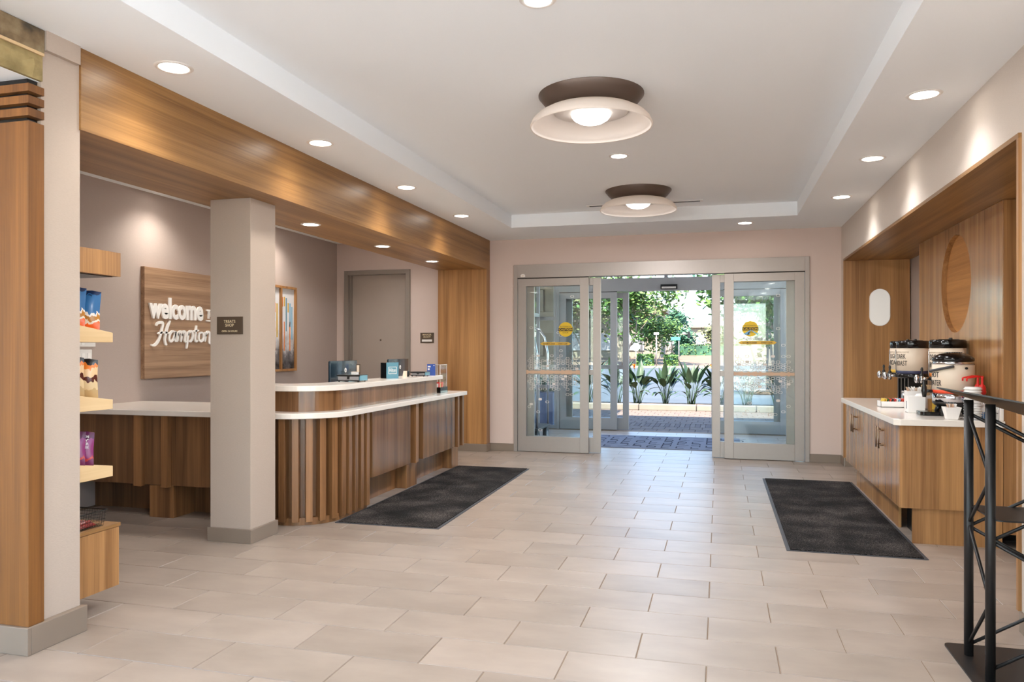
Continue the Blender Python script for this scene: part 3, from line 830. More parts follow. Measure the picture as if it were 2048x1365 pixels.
# curved slatted corner down to the floor
cor = [(-3.62, 5.11 + .14)] + arc(-3.30, 5.56, .45 - .14, -90, 0, 20) + [(-2.99, 6.0), (-3.5, 6.0), (-3.62, 5.7)]
MB().prism(cor, .0, .27).build('curved_corner', M['walnut'], desk)
pl = [(-3.62, 5.11 + .095)] + arc(-3.30, 5.56, .45 - .095, -90, 0, 20) + [(-2.945, 5.99), (-3.0, 5.99), (-3.62, 5.5)]
MB().prism(pl, .0, .055).build('plinth', M['walnut_slat'], desk)
# slats along the path
def path_pt(s):
    L1 = 3.62 - 3.30; r = .45 - .06; L2 = r * PI / 2
    if s < L1: return (-3.62 + s, 5.11 + .06), (0, -1)
    if s < L1 + L2:
        a = -PI / 2 + (s - L1) / r
        return (-3.30 + r * math.cos(a), 5.56 + r * math.sin(a)), (math.cos(a), math.sin(a))
    return (-2.85 - .06, 5.56 + s - L1 - L2), (1, 0)
Lt = (3.62 - 3.30) + (.45 - .06) * PI / 2 + (5.98 - 5.56)
ns = 13
for k in range(ns):
    (px, py), (nx, ny) = path_pt(.03 + (Lt - .06) * k / (ns - 1))
    tx, ty = -ny, nx; w = .026
    poly = [(px + tx * w, py + ty * w), (px - tx * w, py - ty * w), (px - tx * w - nx * .085, py - ty * w - ny * .085), (px + tx * w - nx * .085, py + ty * w - ny * .085)]
    MB().prism(poly[::-1], .03, WT0 - .002).build('slat', M['walnut_slat'], desk, bevel=.002)
# hanging front panels and fins
XP = -2.905
for y0, y1 in ((6.02, 6.86), (7.19, 8.14)):
    bx(XP - .07, XP, y0, y1, .255, WT0 - .002).build('panel', M['walnut_gloss'], desk, bevel=.002)
for y0, y1 in ((6.97, 7.04), (8.215, 8.27), (8.375, 8.43)):
    bx(-2.99, XP + .012, y0, y1, .245, WT0 - .002).build('fin', M['walnut_slat'], desk, bevel=.002)
bx(-3.10, -3.08, 6.0, 8.42, 0, .27).build('toe_kick', M['walnut_slat'], desk)
for y0, y1 in ((6.90, 7.16), (8.20, 8.42)):
    bx(-3.08, -2.965, y0, y1, 0, .255).build('leg', M['walnut_slat'], desk, bevel=.002)
YP = 5.185
for x0, x1 in ((XL + .004, -4.595), (-4.545, -4.345), (-4.29, -3.62)):
    bx(x0, x1, YP, YP + .06, .265, WT0 - .002).build('panel', M['walnut'], desk, bevel=.002)
for x0, x1 in ((-4.615, -4.545), (-4.35, -4.285)):
    bx(x0, x1, YP - .045, YP + .05, .255, WT0 - .002).build('fin', M['walnut_slat'], desk, bevel=.002)
bx(XL + .004, -3.62, 5.45, 5.47, 0, .27).build('toe_kick', M['walnut'], desk)
bx(-4.50, -4.27, 5.19, 5.45, 0, .262).build('leg', M['walnut_slat'], desk, bevel=.002)
# raised riser and its ledge
def lpath(o, r=.36):
    return [(-3.75, 5.25 + o)] + arc(-3.29, 5.61, r - o, -90, 0, 16) + [(-2.93 - o, 7.82 - 2 * o)]
ris = MB().prism(lpath(.04)[0:] + [(-3.20, 7.74), (-3.20, 5.75), (-3.40, 5.52), (-3.75, 5.52)], WT1, 1.042)
rt = thing('desk_riser', 'curved walnut riser carrying the raised ledge of the reception desk', 'riser', (-3.2, 6.5, WT1))
ris.build('panel', M['walnut_gloss'], rt)
MB().prism([(-3.22, 5.80), (-3.20, 5.80), (-3.20, 7.70), (-3.22, 7.70)], WT1, 1.041).build('back_board', M['walnut'], rt)
o = MB().prism(lpath(0) + [(-3.28, 7.82), (-3.28, 5.75), (-3.45, 5.60), (-3.75, 5.60)], 1.042, 1.086).build('transaction_ledge', M['quartz'], bevel=.004)
tag(o, 'raised white quartz ledge with rounded corner on top of the reception desk', 'ledge')
# staff-side worktop below the ledge carries the monitors
st = thing('staff_counter', 'white staff worktop on a cabinet behind the raised ledge', 'counter', (-3.9, 7.2, 0))
bx(-4.2, -3.605, 6.06, 8.40, .842, .88).build('top', M['quartz'], st)
bx(-4.1, -3.605, 6.06, 8.40, 0, .842).build('body', M['walnut'], st)

def monitor(y, label):
    t = thing('monitor', label, 'monitor', (-3.66, y, .881))
    i = MB()
    # slightly bowed back shell facing the lobby
    mb = MB(); x = -3.50
    sh = []
    for k in range(9):
        yy = y - .27 + .54 * k / 8
        sh.append((x + .022 * math.cos((k - 4) / 4 * 1.2) - .008, yy))
    mb.prism(sh + [(x - .02, y + .27), (x - .02, y - .27)], .955, 1.262)
    mb.build('back_shell', M['screenback'], t, bevel=.004)
    bx(x - .026, x - .021, y - .262, y + .262, .965, 1.254).build('screen', M['black_gloss'], t)
    MB().box(x - .075, x - .045, y - .03, y + .03, .88, 1.08).box(x - .05, x - .026, y - .04, y + .04, 1.03, 1.12).build('neck', M['black'], t)
    MB().lathe([(0, .881), (.11, .881), (.11, .889), (0, .893)], x - .08, y, 24).build('foot', M['black'], t)
    n = 20
    mb = MB().prism_x([(y + .022 * math.cos(2*PI*k/n), 1.17 + .022 * math.sin(2*PI*k/n)) for k in range(n)], x + .0145, x + .0155)
    mb.build('logo_disc', M['white'], t)
    flat_text(MB(), 'hp', .024, .026, (x + .0156, y, 1.168), (0, 1, 0), depth=.0006).build('logo', M['screenback'], t)
    return t
monitor(6.63, 'computer monitor seen from behind, beside the key card tray with the note block')
monitor(7.93, 'computer monitor seen from behind, partly hidden by the teal sign box')

# teal brand box rotated towards the lobby
t = thing('sign_box', 'black box with a teal front and white lettering on the ledge', 'sign', (-3.13, 6.86, 1.086), rotz=math.atan2(.8, .6))
bx(-.065, .065, -.06, .06, 0, .155).build('box', M['black_gloss'], t, local=True, bevel=.002)
bx(-.066, .066, -.064, -.060, 0, .156).build('front', M['teal'], t, local=True)
mb = MB()
for a in ((-.045, -.041, .045, .115), (.041, .045, .045, .115), (-.045, .045, .111, .115), (-.045, -.02, .045, .049), (.03, .045, .045, .049)):
    mb.box(a[0], a[1], -.0655, -.064, a[2], a[3])
mb.build('logo_frame', M['letter'], t, local=True)
flat_text(MB(), 'Hilton', .07, .036, (0, -.064, .082), (1, 0, 0), depth=.0012).build('large_lettering', M['letter'], t, local=True)
flat_text(MB(), 'HONORS', .05, .010, (.005, -.064, .049), (1, 0, 0), depth=.0012, bold=.01).build('small_lettering', M['letter'], t, local=True)

def card_tray(x0, x1, y0, y1, z, h, label):
    t = thing('card_tray', label, 'tray', ((x0+x1)/2, (y0+y1)/2, z))
    MB().box(x0, x1, y0, y1, z + h - .012, z + h).box(x0, x1, y0, y1, z + .008, z + .014).build('shelf', M['black'], t)
    bx(x0 + .01, x1 - .01, y0 + .006, y1, z + .016, z + h - .014).build('drawer', M['alu_dark'], t)
    bx(x1 - .006, x1 + .002, y0 + .01, y1 - .01, z + .012, z + h - .006).build('end_panel', M['teal'], t)
    bx((x0+x1)/2 - .012, (x0+x1)/2 + .012, y0 + .002, y0 + .006, z + .024, z + h - .014).build('notch', M['black'], t)
    for xx in (x0 + .015, x1 - .02):
        for yy in (y0 + .015, y1 - .015): MB().cyl((xx, yy, z), (xx, yy, z + .009), .006, seg=8).build('foot', M['black'], t)
card_tray(-3.24, -3.02, 6.00, 6.16, 1.086, .062, 'black key card tray with a white note block on top')
card_tray(-3.12, -2.955, 7.36, 7.50, 1.086, .05, 'black key card tray beside the blue leaflet')
t = thing('note_block', 'small white note block on the key card tray', 'note block', (-3.11, 6.09, 1.148))
bx(-3.135, -3.085, 6.065, 6.115, 1.148, 1.172).build('paper', M['white'], t, bevel=.002)
bx(-3.136, -3.084, 6.064, 6.116, 1.1715, 1.173).build('top_sheet', M['cream'], t)
t = thing('card_stand', 'narrow brown framed card stand behind the key card tray', 'card stand', (-3.22, 6.36, 1.086))
bx(-3.24, -3.20, 6.37, 6.376, 1.09, 1.235).build('frame', M['brown_sign'], t)
bx(-3.231, -3.209, 6.367, 6.37, 1.16, 1.225).build('card', M['cream'], t)
bx(-3.25, -3.19, 6.34, 6.40, 1.086, 1.091).build('foot', M['brown_sign'], t)
t = thing('card_stand', 'ivory card stand between the teal sign box and the key card tray', 'card stand', (-3.14, 7.3, 1.086))
MB().prism_x([(7.27, 1.086), (7.32, 1.086), (7.302, 1.146), (7.296, 1.146)], -3.17, -3.12).build('card', M['cream'], t)
bx(-3.118, -3.114, 7.27, 7.32, 1.086, 1.148).build('back', M['black'], t)
t = thing('leaflet', 'blue leaflet standing at the end of the raised ledge', 'leaflet', (-3.0, 7.68, 1.086))
bx(-3.06, -2.965, 7.68, 7.684, 1.086, 1.21).build('card', M['blue'], t)
MB().box(-3.05, -3.02, 7.678, 7.6805, 1.175, 1.19).box(-3.05, -3.03, 7.678, 7.6805, 1.145, 1.165).box(-2.985, -2.975, 7.678, 7.6805, 1.19, 1.2).build('print', M['white'], t)
# acrylic case with snacks
cx0, cx1, cy0, cy1 = -3.125, -3.0, 7.93, 8.16
t = thing('display_case', 'clear acrylic snack case with black base at the end of the desk', 'display case', ((cx0+cx1)/2, (cy0+cy1)/2, .88))
MB().box(cx0, cx1, cy0, cy1, .88, .885).box(cx0, cx1, cy0, cy0 + .004, .885, .945).box(cx0, cx1, cy1 - .004, cy1, .885, .945).box(cx0, cx0 + .004, cy0, cy1, .885, .945).box(cx1 - .004, cx1, cy0, cy1, .885, .945).build('base', M['black_gloss'], t)
mb = MB(); a = .006
mb.box(cx0 + a, cx1 - a, cy0 + a, cy0 + a + .003, .94, 1.195); mb.box(cx0 + a, cx1 - a, cy1 - a - .003, cy1 - a, .94, 1.195)
mb.box(cx0 + a, cx0 + a + .003, cy0 + a, cy1 - a, .94, 1.195); mb.box(cx1 - a - .003, cx1 - a, cy0 + a, cy1 - a, .94, 1.195)
mb.box(cx0 + a, cx1 - a, cy0 + a, cy1 - a, 1.195, 1.198)
mb.build('cover', M['acrylic'], t)
mb = MB()
for x in (cx0 + a, cx1 - a - .003):
    for y in (cy0 + a, cy1 - a - .003): mb.box(x - .0005, x + .0035, y - .0005, y + .0035, .945, 1.199)
mb.box(cx0 + a, cx1 - a, cy0 + a, cy0 + a + .003, 1.196, 1.199); mb.box(cx1 - a - .003, cx1 - a, cy0 + a, cy1 - a, 1.196, 1.199)
mb.build('edges', M['white'], t)
def pillow(mb, cx, cy, z0, w, h, th, n=8, lean=0.0, yaw=0.0, crimp=.06):
    """a stuffed snack bag standing upright: width along local x, thickness along local y"""
    i0 = len(mb.v); m = 6; sm = mb.smooth; mb.smooth = True
    for side in (-1, 1):
        vs_ = []
        for j in range(n + 1):
            v = j / n
            for i in range(m + 1):
                u = i / m * 2 - 1
                prof = max(0.0, math.sin(PI * min(1, max(0, (v - crimp * .3) / (1 - crimp))))) ** .55 if 0 < v < 1 - crimp else 0.0
                puff = th / 2 * prof * (1 - u * u) ** .5
                ww = w / 2 * (1 - .06 * prof * (1 - abs(2 * v - 1)))
                vs_.append((u * ww, side * puff, v * h + .012 * h * math.sin(5 * u + 3 * cx) * (v > .9)))
        fs = []
        for j in range(n):
            for i in range(m):
                a = j * (m+1) + i
                q = (a, a+1, a+m+2, a+m+1)
                fs.append(q if side < 0 else q[::-1])
        mb.add(vs_, fs)
    mb.smooth = sm
    Mx = Matrix.Translation((cx, cy, z0)) @ Matrix.Rotation(yaw, 4, 'Z') @ Matrix.Rotation(lean, 4, 'X')
    mb.xf(Mx, i0)
    return mb
for k, (x, y, yw, mt, lb) in enumerate((((-3.066), 7.962, .05, 'white', 'white snack pack at the ledge end of the acrylic case'),
        (-3.058, 8.005, -.05, 'red', 'bright red snack pack in the acrylic case'), (-3.068, 8.05, .08, 'yellow', 'yellow snack pack in the acrylic case'),
        (-3.058, 8.10, -.04, 'redorange', 'red orange snack pack in the acrylic case'))):
    o = pillow(MB(), x, y, .886, .06, .10 + .012 * (k % 2), .022, yaw=yw).build('snack_pack', M[mt])
    tag(o, lb, 'snack', 'snack packs in the acrylic case')

# ================================================================= LEFT WALL: SIGN, ART, PLATES
t = thing('welcome_sign', 'walnut wall panel with raised white welcome lettering behind the desk', 'sign', (XL + .02, 6.8, 1.09))
bx(XL, XL + .045, 5.995, 7.62, 1.09, 2.16).build('panel', M['wood_sign'], t, bevel=.002)
XS = XL + .046
for ch, w, yc, h, zc in (('welcome', .78, 6.43, .215, 1.775),):
    flat_text(MB(), ch, w, h, (XS, yc, zc), (0, 1, 0), depth=.018, bold=.035).build('bold_lettering', M['letter'], t)
mb = flat_text(MB(), 'TO', .15, .10, (XS, 6.955, 1.745), (0, 1, 0), depth=.018, bold=.02)
mb.box(XS, XS + .018, 6.88, 7.03, 1.668, 1.682)
mb.build('small_lettering', M['letter'], t)
# script lettering drawn as pen strokes
def catmull(pts, n=8):
    out = []
    P = [pts[0]] + list(pts) + [pts[-1]]
    for i in range(1, len(P) - 2):
        p0, p1, p2, p3 = P[i-1], P[i], P[i+1], P[i+2]
        for k in range(n):
            t_ = k / n
            out.append(tuple(.5 * ((2*p1[c]) + (-p0[c]+p2[c])*t_ + (2*p0[c]-5*p1[c]+4*p2[c]-p3[c])*t_*t_ + (-p0[c]+3*p1[c]-3*p2[c]+p3[c])*t_**3) for c in (0, 1)))
    out.append(tuple(pts[-1]))
    return out
def stroke(mb, pts, w, o, scale, depth=.018):
    pp = catmull(pts); n = len(pp); L_ = []; Rr = []
    for i, p_ in enumerate(pp):
        a, b = pp[max(i-1, 0)], pp[min(i+1, n-1)]
        dx, dy = b[0]-a[0], b[1]-a[1]; l = math.hypot(dx, dy) or 1
        k = i / (n - 1); ww = w * (.55 + .45 * min(1, 6 * k, 6 * (1 - k)))
        L_.append((p_[0] - dy/l*ww, p_[1] + dx/l*ww)); Rr.append((p_[0] + dy/l*ww, p_[1] - dx/l*ww))
    vs_ = []
    for (a, b) in zip(L_, Rr):
        for q in (a, b):
            vs_.append((o[0], o[1] + q[0]*scale, o[2] + q[1]*scale)); vs_.append((o[0] + depth, o[1] + q[0]*scale, o[2] + q[1]*scale))
    fs = []
    for i in range(n - 1):
        a = i * 4; b = a + 4
        fs += [(a+1, a+3, b+3, b+1), (a, a+1, b+1, b), (a+2, b+2, b+3, a+3)]
    fs += [(0, 2, 3, 1), (4*n-4, 4*n-3, 4*n-1, 4*n-2)]
    mb.add(vs_, fs)
mb = MB(); OS = (XS, 6.055, 1.435); S = .1
ST = [([(.75, 2.05), (.9, 2.35), (1.35, 2.5), (1.6, 2.35), (1.45, 1.6), (1.2, .7), (.9, .05), (.5, -.3), (.1, -.25)], .13),
      ([(2.55, 2.75), (2.25, 2.1), (2.0, 1.2), (1.85, .4), (1.95, -.1), (2.1, -.25)], .13), ([(.95, 1.1), (1.6, 1.28), (2.4, 1.2)], .09),
      ([(3.2, 1.35), (2.85, 1.45), (2.5, 1.0), (2.45, .4), (2.7, .2), (3.05, .6), (3.3, 1.4), (3.2, .7), (3.25, .25), (3.5, .3)], .115),
      ([(3.6, 1.45), (3.6, .8), (3.5, .15)], .115), ([(3.58, .9), (3.85, 1.4), (4.1, 1.35), (4.1, .8), (4.02, .15)], .115),
      ([(4.1, .9), (4.35, 1.4), (4.6, 1.4), (4.6, .8), (4.55, .25), (4.8, .2)], .115),
      ([(5.05, 1.5), (5.0, .8), (4.9, 0), (4.8, -.7)], .12), ([(5.02, 1.0), (5.3, 1.5), (5.65, 1.4), (5.65, .7), (5.4, .25), (5.0, .3)], .115),
      ([(6.25, 2.3), (6.15, 1.5), (6.05, .7), (6.15, .25), (6.45, .35)], .12), ([(5.85, 1.55), (6.2, 1.6), (6.6, 1.68)], .09),
      ([(7.0, 1.45), (6.65, 1.2), (6.6, .55), (6.9, .25), (7.25, .55), (7.25, 1.2), (7.0, 1.45)], .115),
      ([(7.6, 1.5), (7.6, .9), (7.5, .2)], .115), ([(7.58, .9), (7.9, 1.5), (8.2, 1.4), (8.2, .7), (8.2, .1), (8.5, -.1)], .115)]
for pts, w in ST: stroke(mb, [(x * 1.06, y * .80) for x, y in pts], w, OS, S * 1.0)
mb.build('script_lettering', M['letter'], t)

t = thing('framed_picture', 'wood framed picture of three panels with a grey landscape and colour bars', 'picture', (XL + .02, 8.16, 1.09))
mb = MB(); y0, y1, z0, z1 = 7.64, 8.69, 1.095, 2.165; f = .028
mb.box(XL, XL + .04, y0, y1, z0, z0 + f); mb.box(XL, XL + .04, y0, y1, z1 - f, z1)
ys = [y0, y0 + .345, y0 + .685, y1 - f]
for yy in ys: mb.box(XL, XL + .04, yy, yy + f, z0 + f, z1 - f)
mb.build('frame', M['wood_z'], t)
def art_mat():
    m, N, L, p = base_mat('landscape_print')
    geo = N.new('ShaderNodeNewGeometry'); sp = N.new('ShaderNodeSeparateXYZ'); L.new(geo.outputs['Position'], sp.inputs[0])
    n = N.new('ShaderNodeTexNoise'); n.inputs['Scale'].default_value = 7; n.inputs['Detail'].default_value = 8; n.inputs['Roughness'].default_value = .7
    L.new(geo.outputs['Position'], n.inputs['Vector'])
    a = N.new('ShaderNodeMapRange'); a.inputs[1].default_value = 1.18; a.inputs[2].default_value = 1.95; L.new(sp.outputs[2], a.inputs[0])
    s2 = N.new('ShaderNodeMath'); s2.operation = 'MULTIPLY_ADD'; s2.inputs[1].default_value = .9; L.new(n.outputs['Fac'], s2.inputs[0]); L.new(a.outputs[0], s2.inputs[2])
    rp = N.new('ShaderNodeValToRGB'); e = rp.color_ramp.elements
    e[0].position = .38; e[0].color = srgb(24, 22, 24); e[1].position = 1.0; e[1].color = srgb(226, 226, 228)
    q = e.new(.62); q.color = srgb(112, 108, 110); q = e.new(.74); q.color = srgb(182, 178, 178)
    L.new(s2.outputs[0], rp.inputs[0]); L.new(rp.outputs[0], p.inputs['Base Color']); p.inputs['Roughness'].default_value = .3
    return m
art = art_mat()
for a, b in zip(ys, ys[1:]):
    bx(XL + .004, XL + .012, a + f, b, z0 + f, z1 - f).build('print_panel', art, t)
rr = random.Random(3)
for a, b in zip(ys, ys[1:]):
    n = 6; cols = ['mustard', 'teal', 'mustard', 'sky_blue', 'sky_blue', 'orange']
    for i in range(n):
        yy = a + f + .03 + (b - a - f - .05) * i / n
        hz = rr.choice((.12, .3, .42)); zt = 2.06 - .05 * rr.random() - .02 * i
        bx(XL + .0121, XL + .0128, yy, yy + .026, zt - hz, zt).build('colour_bar', M[cols[(i + int(a * 10)) % 6]], t)
    for i in (1, 4):
        yy = a + f + .03 + (b - a - f - .05) * i / n
        bx(XL + .0121, XL + .0128, yy, yy + .02, 1.35, 1.72).build('colour_bar', M['orange'], t)
def wall_plate(y0, y1, z0, z1, label, n):
    t = thing('wall_plate', label, 'switch', (XL, (y0+y1)/2, z0))
    bx(XL, XL + .008, y0, y1, z0, z1).build('plate', M['white'], t, bevel=.002)
    for k in range(n):
        yc = y0 + (y1 - y0) * (k + .5) / n
        bx(XL + .008, XL + .012, yc - .016, yc + .016, z0 + (z1-z0)*.25, z1 - (z1-z0)*.25).build('rocker', M['letter'], t)
wall_plate(5.17, 5.45, 1.395, 1.45, 'low white wall plate over the light switches', 1)
wall_plate(5.22, 5.41, 1.245, 1.37, 'white light switch plate on the office wall', 3)

# door signs
t = thing('shop_sign', 'small brown sign with cream capitals on the square column', 'sign', (-3.355, 4.655, 1.48))
bx(-3.46, -3.25, 4.652, 4.66, 1.48, 1.605).build('plate', M['brown_sign'], t, bevel=.001)
for s_, w, h, z in (('TREATS', .095, .022, 1.572), ('SHOP', .07, .022, 1.545), ('OPEN: 24 HOURS', .128, .013, 1.502)):
    flat_text(MB(), s_, w, h, (-3.355, 4.652, z), (1, 0, 0), depth=.001, bold=.01).build('lettering', M['gold_text'], t)
t = thing('duty_sign', 'small brown sign with a name slot beside the grey door', 'sign', (-3.92, YB - .005, 1.455))
bx(-4.01, -3.81, YB - .008, YB, 1.455, 1.60).build('plate', M['brown_sign'], t, bevel=.001)
for s_, w, z in (('MANAGER', .13, 1.572), ('ON DUTY', .11, 1.54)):
    flat_text(MB(), s_, w, .024, (-3.91, YB - .008, z), (1, 0, 0), depth=.001, bold=.01).build('lettering', M['gold_text'], t)
bx(-3.985, -3.835, YB - .010, YB - .008, 1.475, 1.505).build('name_slot', M['white'], t)

# ================================================================= TREATS SHELVES
SX = -3.10; SY = 3.006
t = thing('shelf_valance', 'oak valance box above the snack shelves behind the pier', 'valance', (-3.6, SY, 1.76))
pts = [(-4.3, SY)] + [(SX - .01, SY)] + [(SX + .012 * math.sin(PI * k / 8), SY + .355 * k / 8) for k in range(0, 9)] + [(-4.3, SY + .355)]
MB().prism(pts, 1.764, 1.89).build('box', M['wood_z'], t)
pts2 = [(-4.25, SY + .02), (SX - .03, SY + .02), (SX - .03, SY + .33), (-4.25, SY + .33)]
MB().prism(pts2, 1.760, 1.764).build('underside', M['black'], t)
def tapered(z0, zt0, zt1, label):
    t = thing('snack_shelf', label, 'shelf', (-3.6, SY, z0))
    MB().prism_x([(SY, z0), (3.308, z0), (3.308, zt1), (SY, zt0)], -4.2, SX).build('board', M['maple'], t, bevel=.002)
    return t
tapered(1.411, 1.510, 1.462, 'pale maple snack shelf holding the blue bags')
tapered(1.058, 1.152, 1.108, 'pale maple snack shelf holding the black bags')
tapered(0.702, 0.802, 0.757, 'pale maple snack shelf holding the purple bags')
t = thing('floating_cabinet', 'floating oak cabinet under the snack shelves', 'cabinet', (-3.6, SY, .112))
bx(-4.25, SX - .004, SY, 3.355, .112, .425).build('body', M['wood_z'], t, bevel=.002)
bx(-4.26, SX, SY, 3.362, .427, .446).build('top', M['wood_y'], t, bevel=.002)
def snack_mats():
    blue = plain('bag_blue', srgb(44, 92, 140), 0.22)
    return blue
def print_bag(name, stops, rough=.25):
    m, N, L, p = base_mat(name)
    tc = N.new('ShaderNodeTexCoord'); sp = N.new('ShaderNodeSeparateXYZ'); L.new(tc.outputs['Generated'], sp.inputs[0])
    n = N.new('ShaderNodeTexNoise'); n.inputs['Scale'].default_value = 5; L.new(tc.outputs['Generated'], n.inputs['Vector'])
    a = N.new('ShaderNodeMath'); a.operation = 'MULTIPLY_ADD'; a.inputs[1].default_value = .28; L.new(n.outputs['Fac'], a.inputs[0]); L.new(sp.outputs[2], a.inputs[2])
    rp = N.new('ShaderNodeValToRGB'); rp.color_ramp.interpolation = 'CONSTANT'; e = rp.color_ramp.elements
    while len(e) < len(stops): e.new(.5)
    for el, (pos, col) in zip(e, stops): el.position = pos; el.color = col
    L.new(a.outputs[0], rp.inputs[0]); L.new(rp.outputs[0], p.inputs['Base Color']); p.inputs['Roughness'].default_value = rough
    return m
MBlue = print_bag('bag_blue_print', [(0, srgb(226, 92, 26)), (.3, srgb(222, 206, 186)), (.36, srgb(170, 112, 40)), (.48, srgb(222, 210, 198)), (.54, srgb(44, 96, 144)), (1.0, srgb(30, 44, 76))])
MBlk = print_bag('bag_black_print', [(0, srgb(196, 164, 116)), (.36, srgb(222, 194, 150)), (.55, srgb(84, 34, 24)), (.68, srgb(224, 186, 142)), (.88, srgb(220, 120, 40)), (.98, srgb(22, 20, 20))])
MPur = print_bag('bag_purple_print', [(0, srgb(110, 34, 84)), (.3, srgb(190, 60, 60)), (.38, srgb(134, 44, 104)), (.9, srgb(84, 24, 66))])
def bag(x, y, z, w, h, th, yaw, lean, mt, label, group, text=None, tcol='letter'):
    t = thing('snack_bag', label, 'snack bag', (x, y, z), group)
    t.rotation_euler = (0, 0, yaw)
    def slope(mb):                      # the bag stands square on the sloping shelf top
        mb.v = [(a, b, c - .159 * (a * math.sin(yaw) + b * math.cos(yaw))) for a, b, c in mb.v]
        return mb
    slope(pillow(MB(), 0, 0, 0, w, h, th, lean=lean)).build('bag', mt, t, local=True)
    if text:
        for s_, zz, hh in text:
            mb_ = flat_text(MB(), s_, w * .62, hh, (0, -th * .46, zz), (1, 0, 0), depth=.001, bold=.01); slope(mb_.xf(Matrix.Rotation(lean, 4, 'X'))).build('lettering', M[tcol], t, local=True)
    # side foil glint band
    return t
yw = R(30)
for k, y in enumerate((3.095, 3.178)):
    bag(-3.16 + .012 * k, y, 1.5095 - .159 * (y - SY), .13, .205, .06, yw, R(-9), MBlue,
        'blue snack bag nearest the shelf tip' if k else 'blue snack bag next to the pier', 'blue snack bags', [('SNACK', .155, .018)] if False else None)
for k, y in enumerate((3.10, 3.188)):
    bag(-3.16, y, 1.1515 - .1457 * (y - SY), .12, .20, .06, yw, R(2), MBlk,
        'black snack bag nearest the shelf tip' if k else 'black snack bag next to the pier', 'black snack bags')
for k, y in enumerate((3.055, 3.11, 3.165)):
    bag(-3.16, y, .8015 - .149 * (y - SY), .11, .175, .038, yw, R(-6), MPur,
        ['purple snack bag next to the pier', 'purple snack bag between the other two', 'purple snack bag nearest the shelf tip'][k], 'purple snack bags',
        [('Doritos', .15, .016), ('TRY', .128, .014), ('OTHER', .11, .014), ('LE', .092, .014)] if k == 2 else None)
# wire basket of red packs
t = thing('wire_basket', 'black wire basket of red snack packs on the floating cabinet', 'basket', (-3.2, 3.17, .446))
bx0, bx1, by0, by1, bz = -3.42, -3.125, 3.085, 3.27, .446
def rim(z, g):
    return [(bx0 - g, by0 - g, z), (bx1 + g, by0 - g, z), (bx1 + g, by1 + g, z), (bx0 - g, by1 + g, z), (bx0 - g, by0 - g, z)]
mb = MB(); mb.tube(rim(bz + .085, .012), .0035, 6); mb.build('rim', M['black_metal'], t)
mb = MB()
for z, g in ((bz + .003, 0), (bz + .02, .003), (bz + .037, .006), (bz + .054, .008), (bz + .07, .01)): mb.tube(rim(z, g), .001, 4)
for i in range(19):
    x = bx0 + (bx1 - bx0) * i / 18
    mb.tube([(x, by0 - .012, bz + .085), (x, by0, bz + .003), (x, by1, bz + .003), (x, by1 + .012, bz + .085)], .0009, 4)
for i in range(13):
    y = by0 + (by1 - by0) * i / 12
    mb.tube([(bx0 - .012, y, bz + .085), (bx0, y, bz + .003), (bx1, y, bz + .003), (bx1 + .012, y, bz + .085)], .0009, 4)
mb.build('mesh', M['black_metal'], t)
MRed = plain('red_wrapper', srgb(128, 24, 22), .25, noise=.4, nscale=30)
for k in range(9):
    x = -3.352 + .0255 * k; y = 3.178 + .006 * ((k * 7) % 3 - 1)
    mb = pillow(MB(), 0, 0, 0, .13, .05, .0095)
    mb.xf(Matrix.Translation((x, y, bz + .0075)) @ Matrix.Rotation(R(89 + 1.0 * (k % 3)), 4, 'Z') @ Matrix.Rotation(R(-62), 4, 'X'))
    o = mb.build('snack_stick', MRed); tag(o, 'dark red snack stick pack lying in the wire basket', 'snack', 'red packs in the wire basket')

# ================================================================= FLOOR MATS
def floor_mat(name, x0, x1, y0, y1, label, rot=0):
    t = thing(name, label, 'floor mat', ((x0+x1)/2, (y0+y1)/2, 0), rotz=rot)
    w, h = (x1-x0)/2, (y1-y0)/2
    bx(-w, w, -h, h, 0, .004).build('rubber_border', M['rubber'], t, local=True)
    bx(-w + .025, w - .025, -h + .015, h - .015, .004, .010).build('pile', M['mat_dark'], t, local=True)
floor_mat('floor_mat', -2.945, -2.075, 5.40, 8.39, 'dark charcoal runner mat in front of the reception desk', R(.6))
floor_mat('floor_mat', .444, 1.318, 5.46, 8.42, 'dark charcoal runner mat in front of the coffee cabinets')
t = thing('entrance_mat', 'blue grey patterned entrance mat in the vestibule', 'floor mat', (-.8, 11.3, 0))
bx(-1.9, .3, 10.52, 12.0, 0, .008).build('mat', M['matblue'], t)
mb = MB(); rr = random.Random(11)
for i in range(11):
    for j in range(7):
        x = -1.78 + i * .2; y = 10.62 + j * .19; k = rr.randrange(4); z0, z1 = .008, .0088; w = .018
        if k in (0, 2): mb.box(x, x + w, y, y + .16, z0, z1); mb.box(x, x + .11, y, y + w * 1.8, z0, z1)
        if k in (1, 2): mb.box(x + .11, x + .11 + w, y + .02, y + .15, z0, z1); mb.box(x, x + .11, y + .13, y + .13 + w * 1.8, z0, z1)
        if k == 3:
            mb.prism([(x, y), (x + w * 1.4, y), (x + .15 + w, y + .16), (x + .15, y + .16)], z0, z1)
mb.build('line_pattern', M['matnavy'], t)

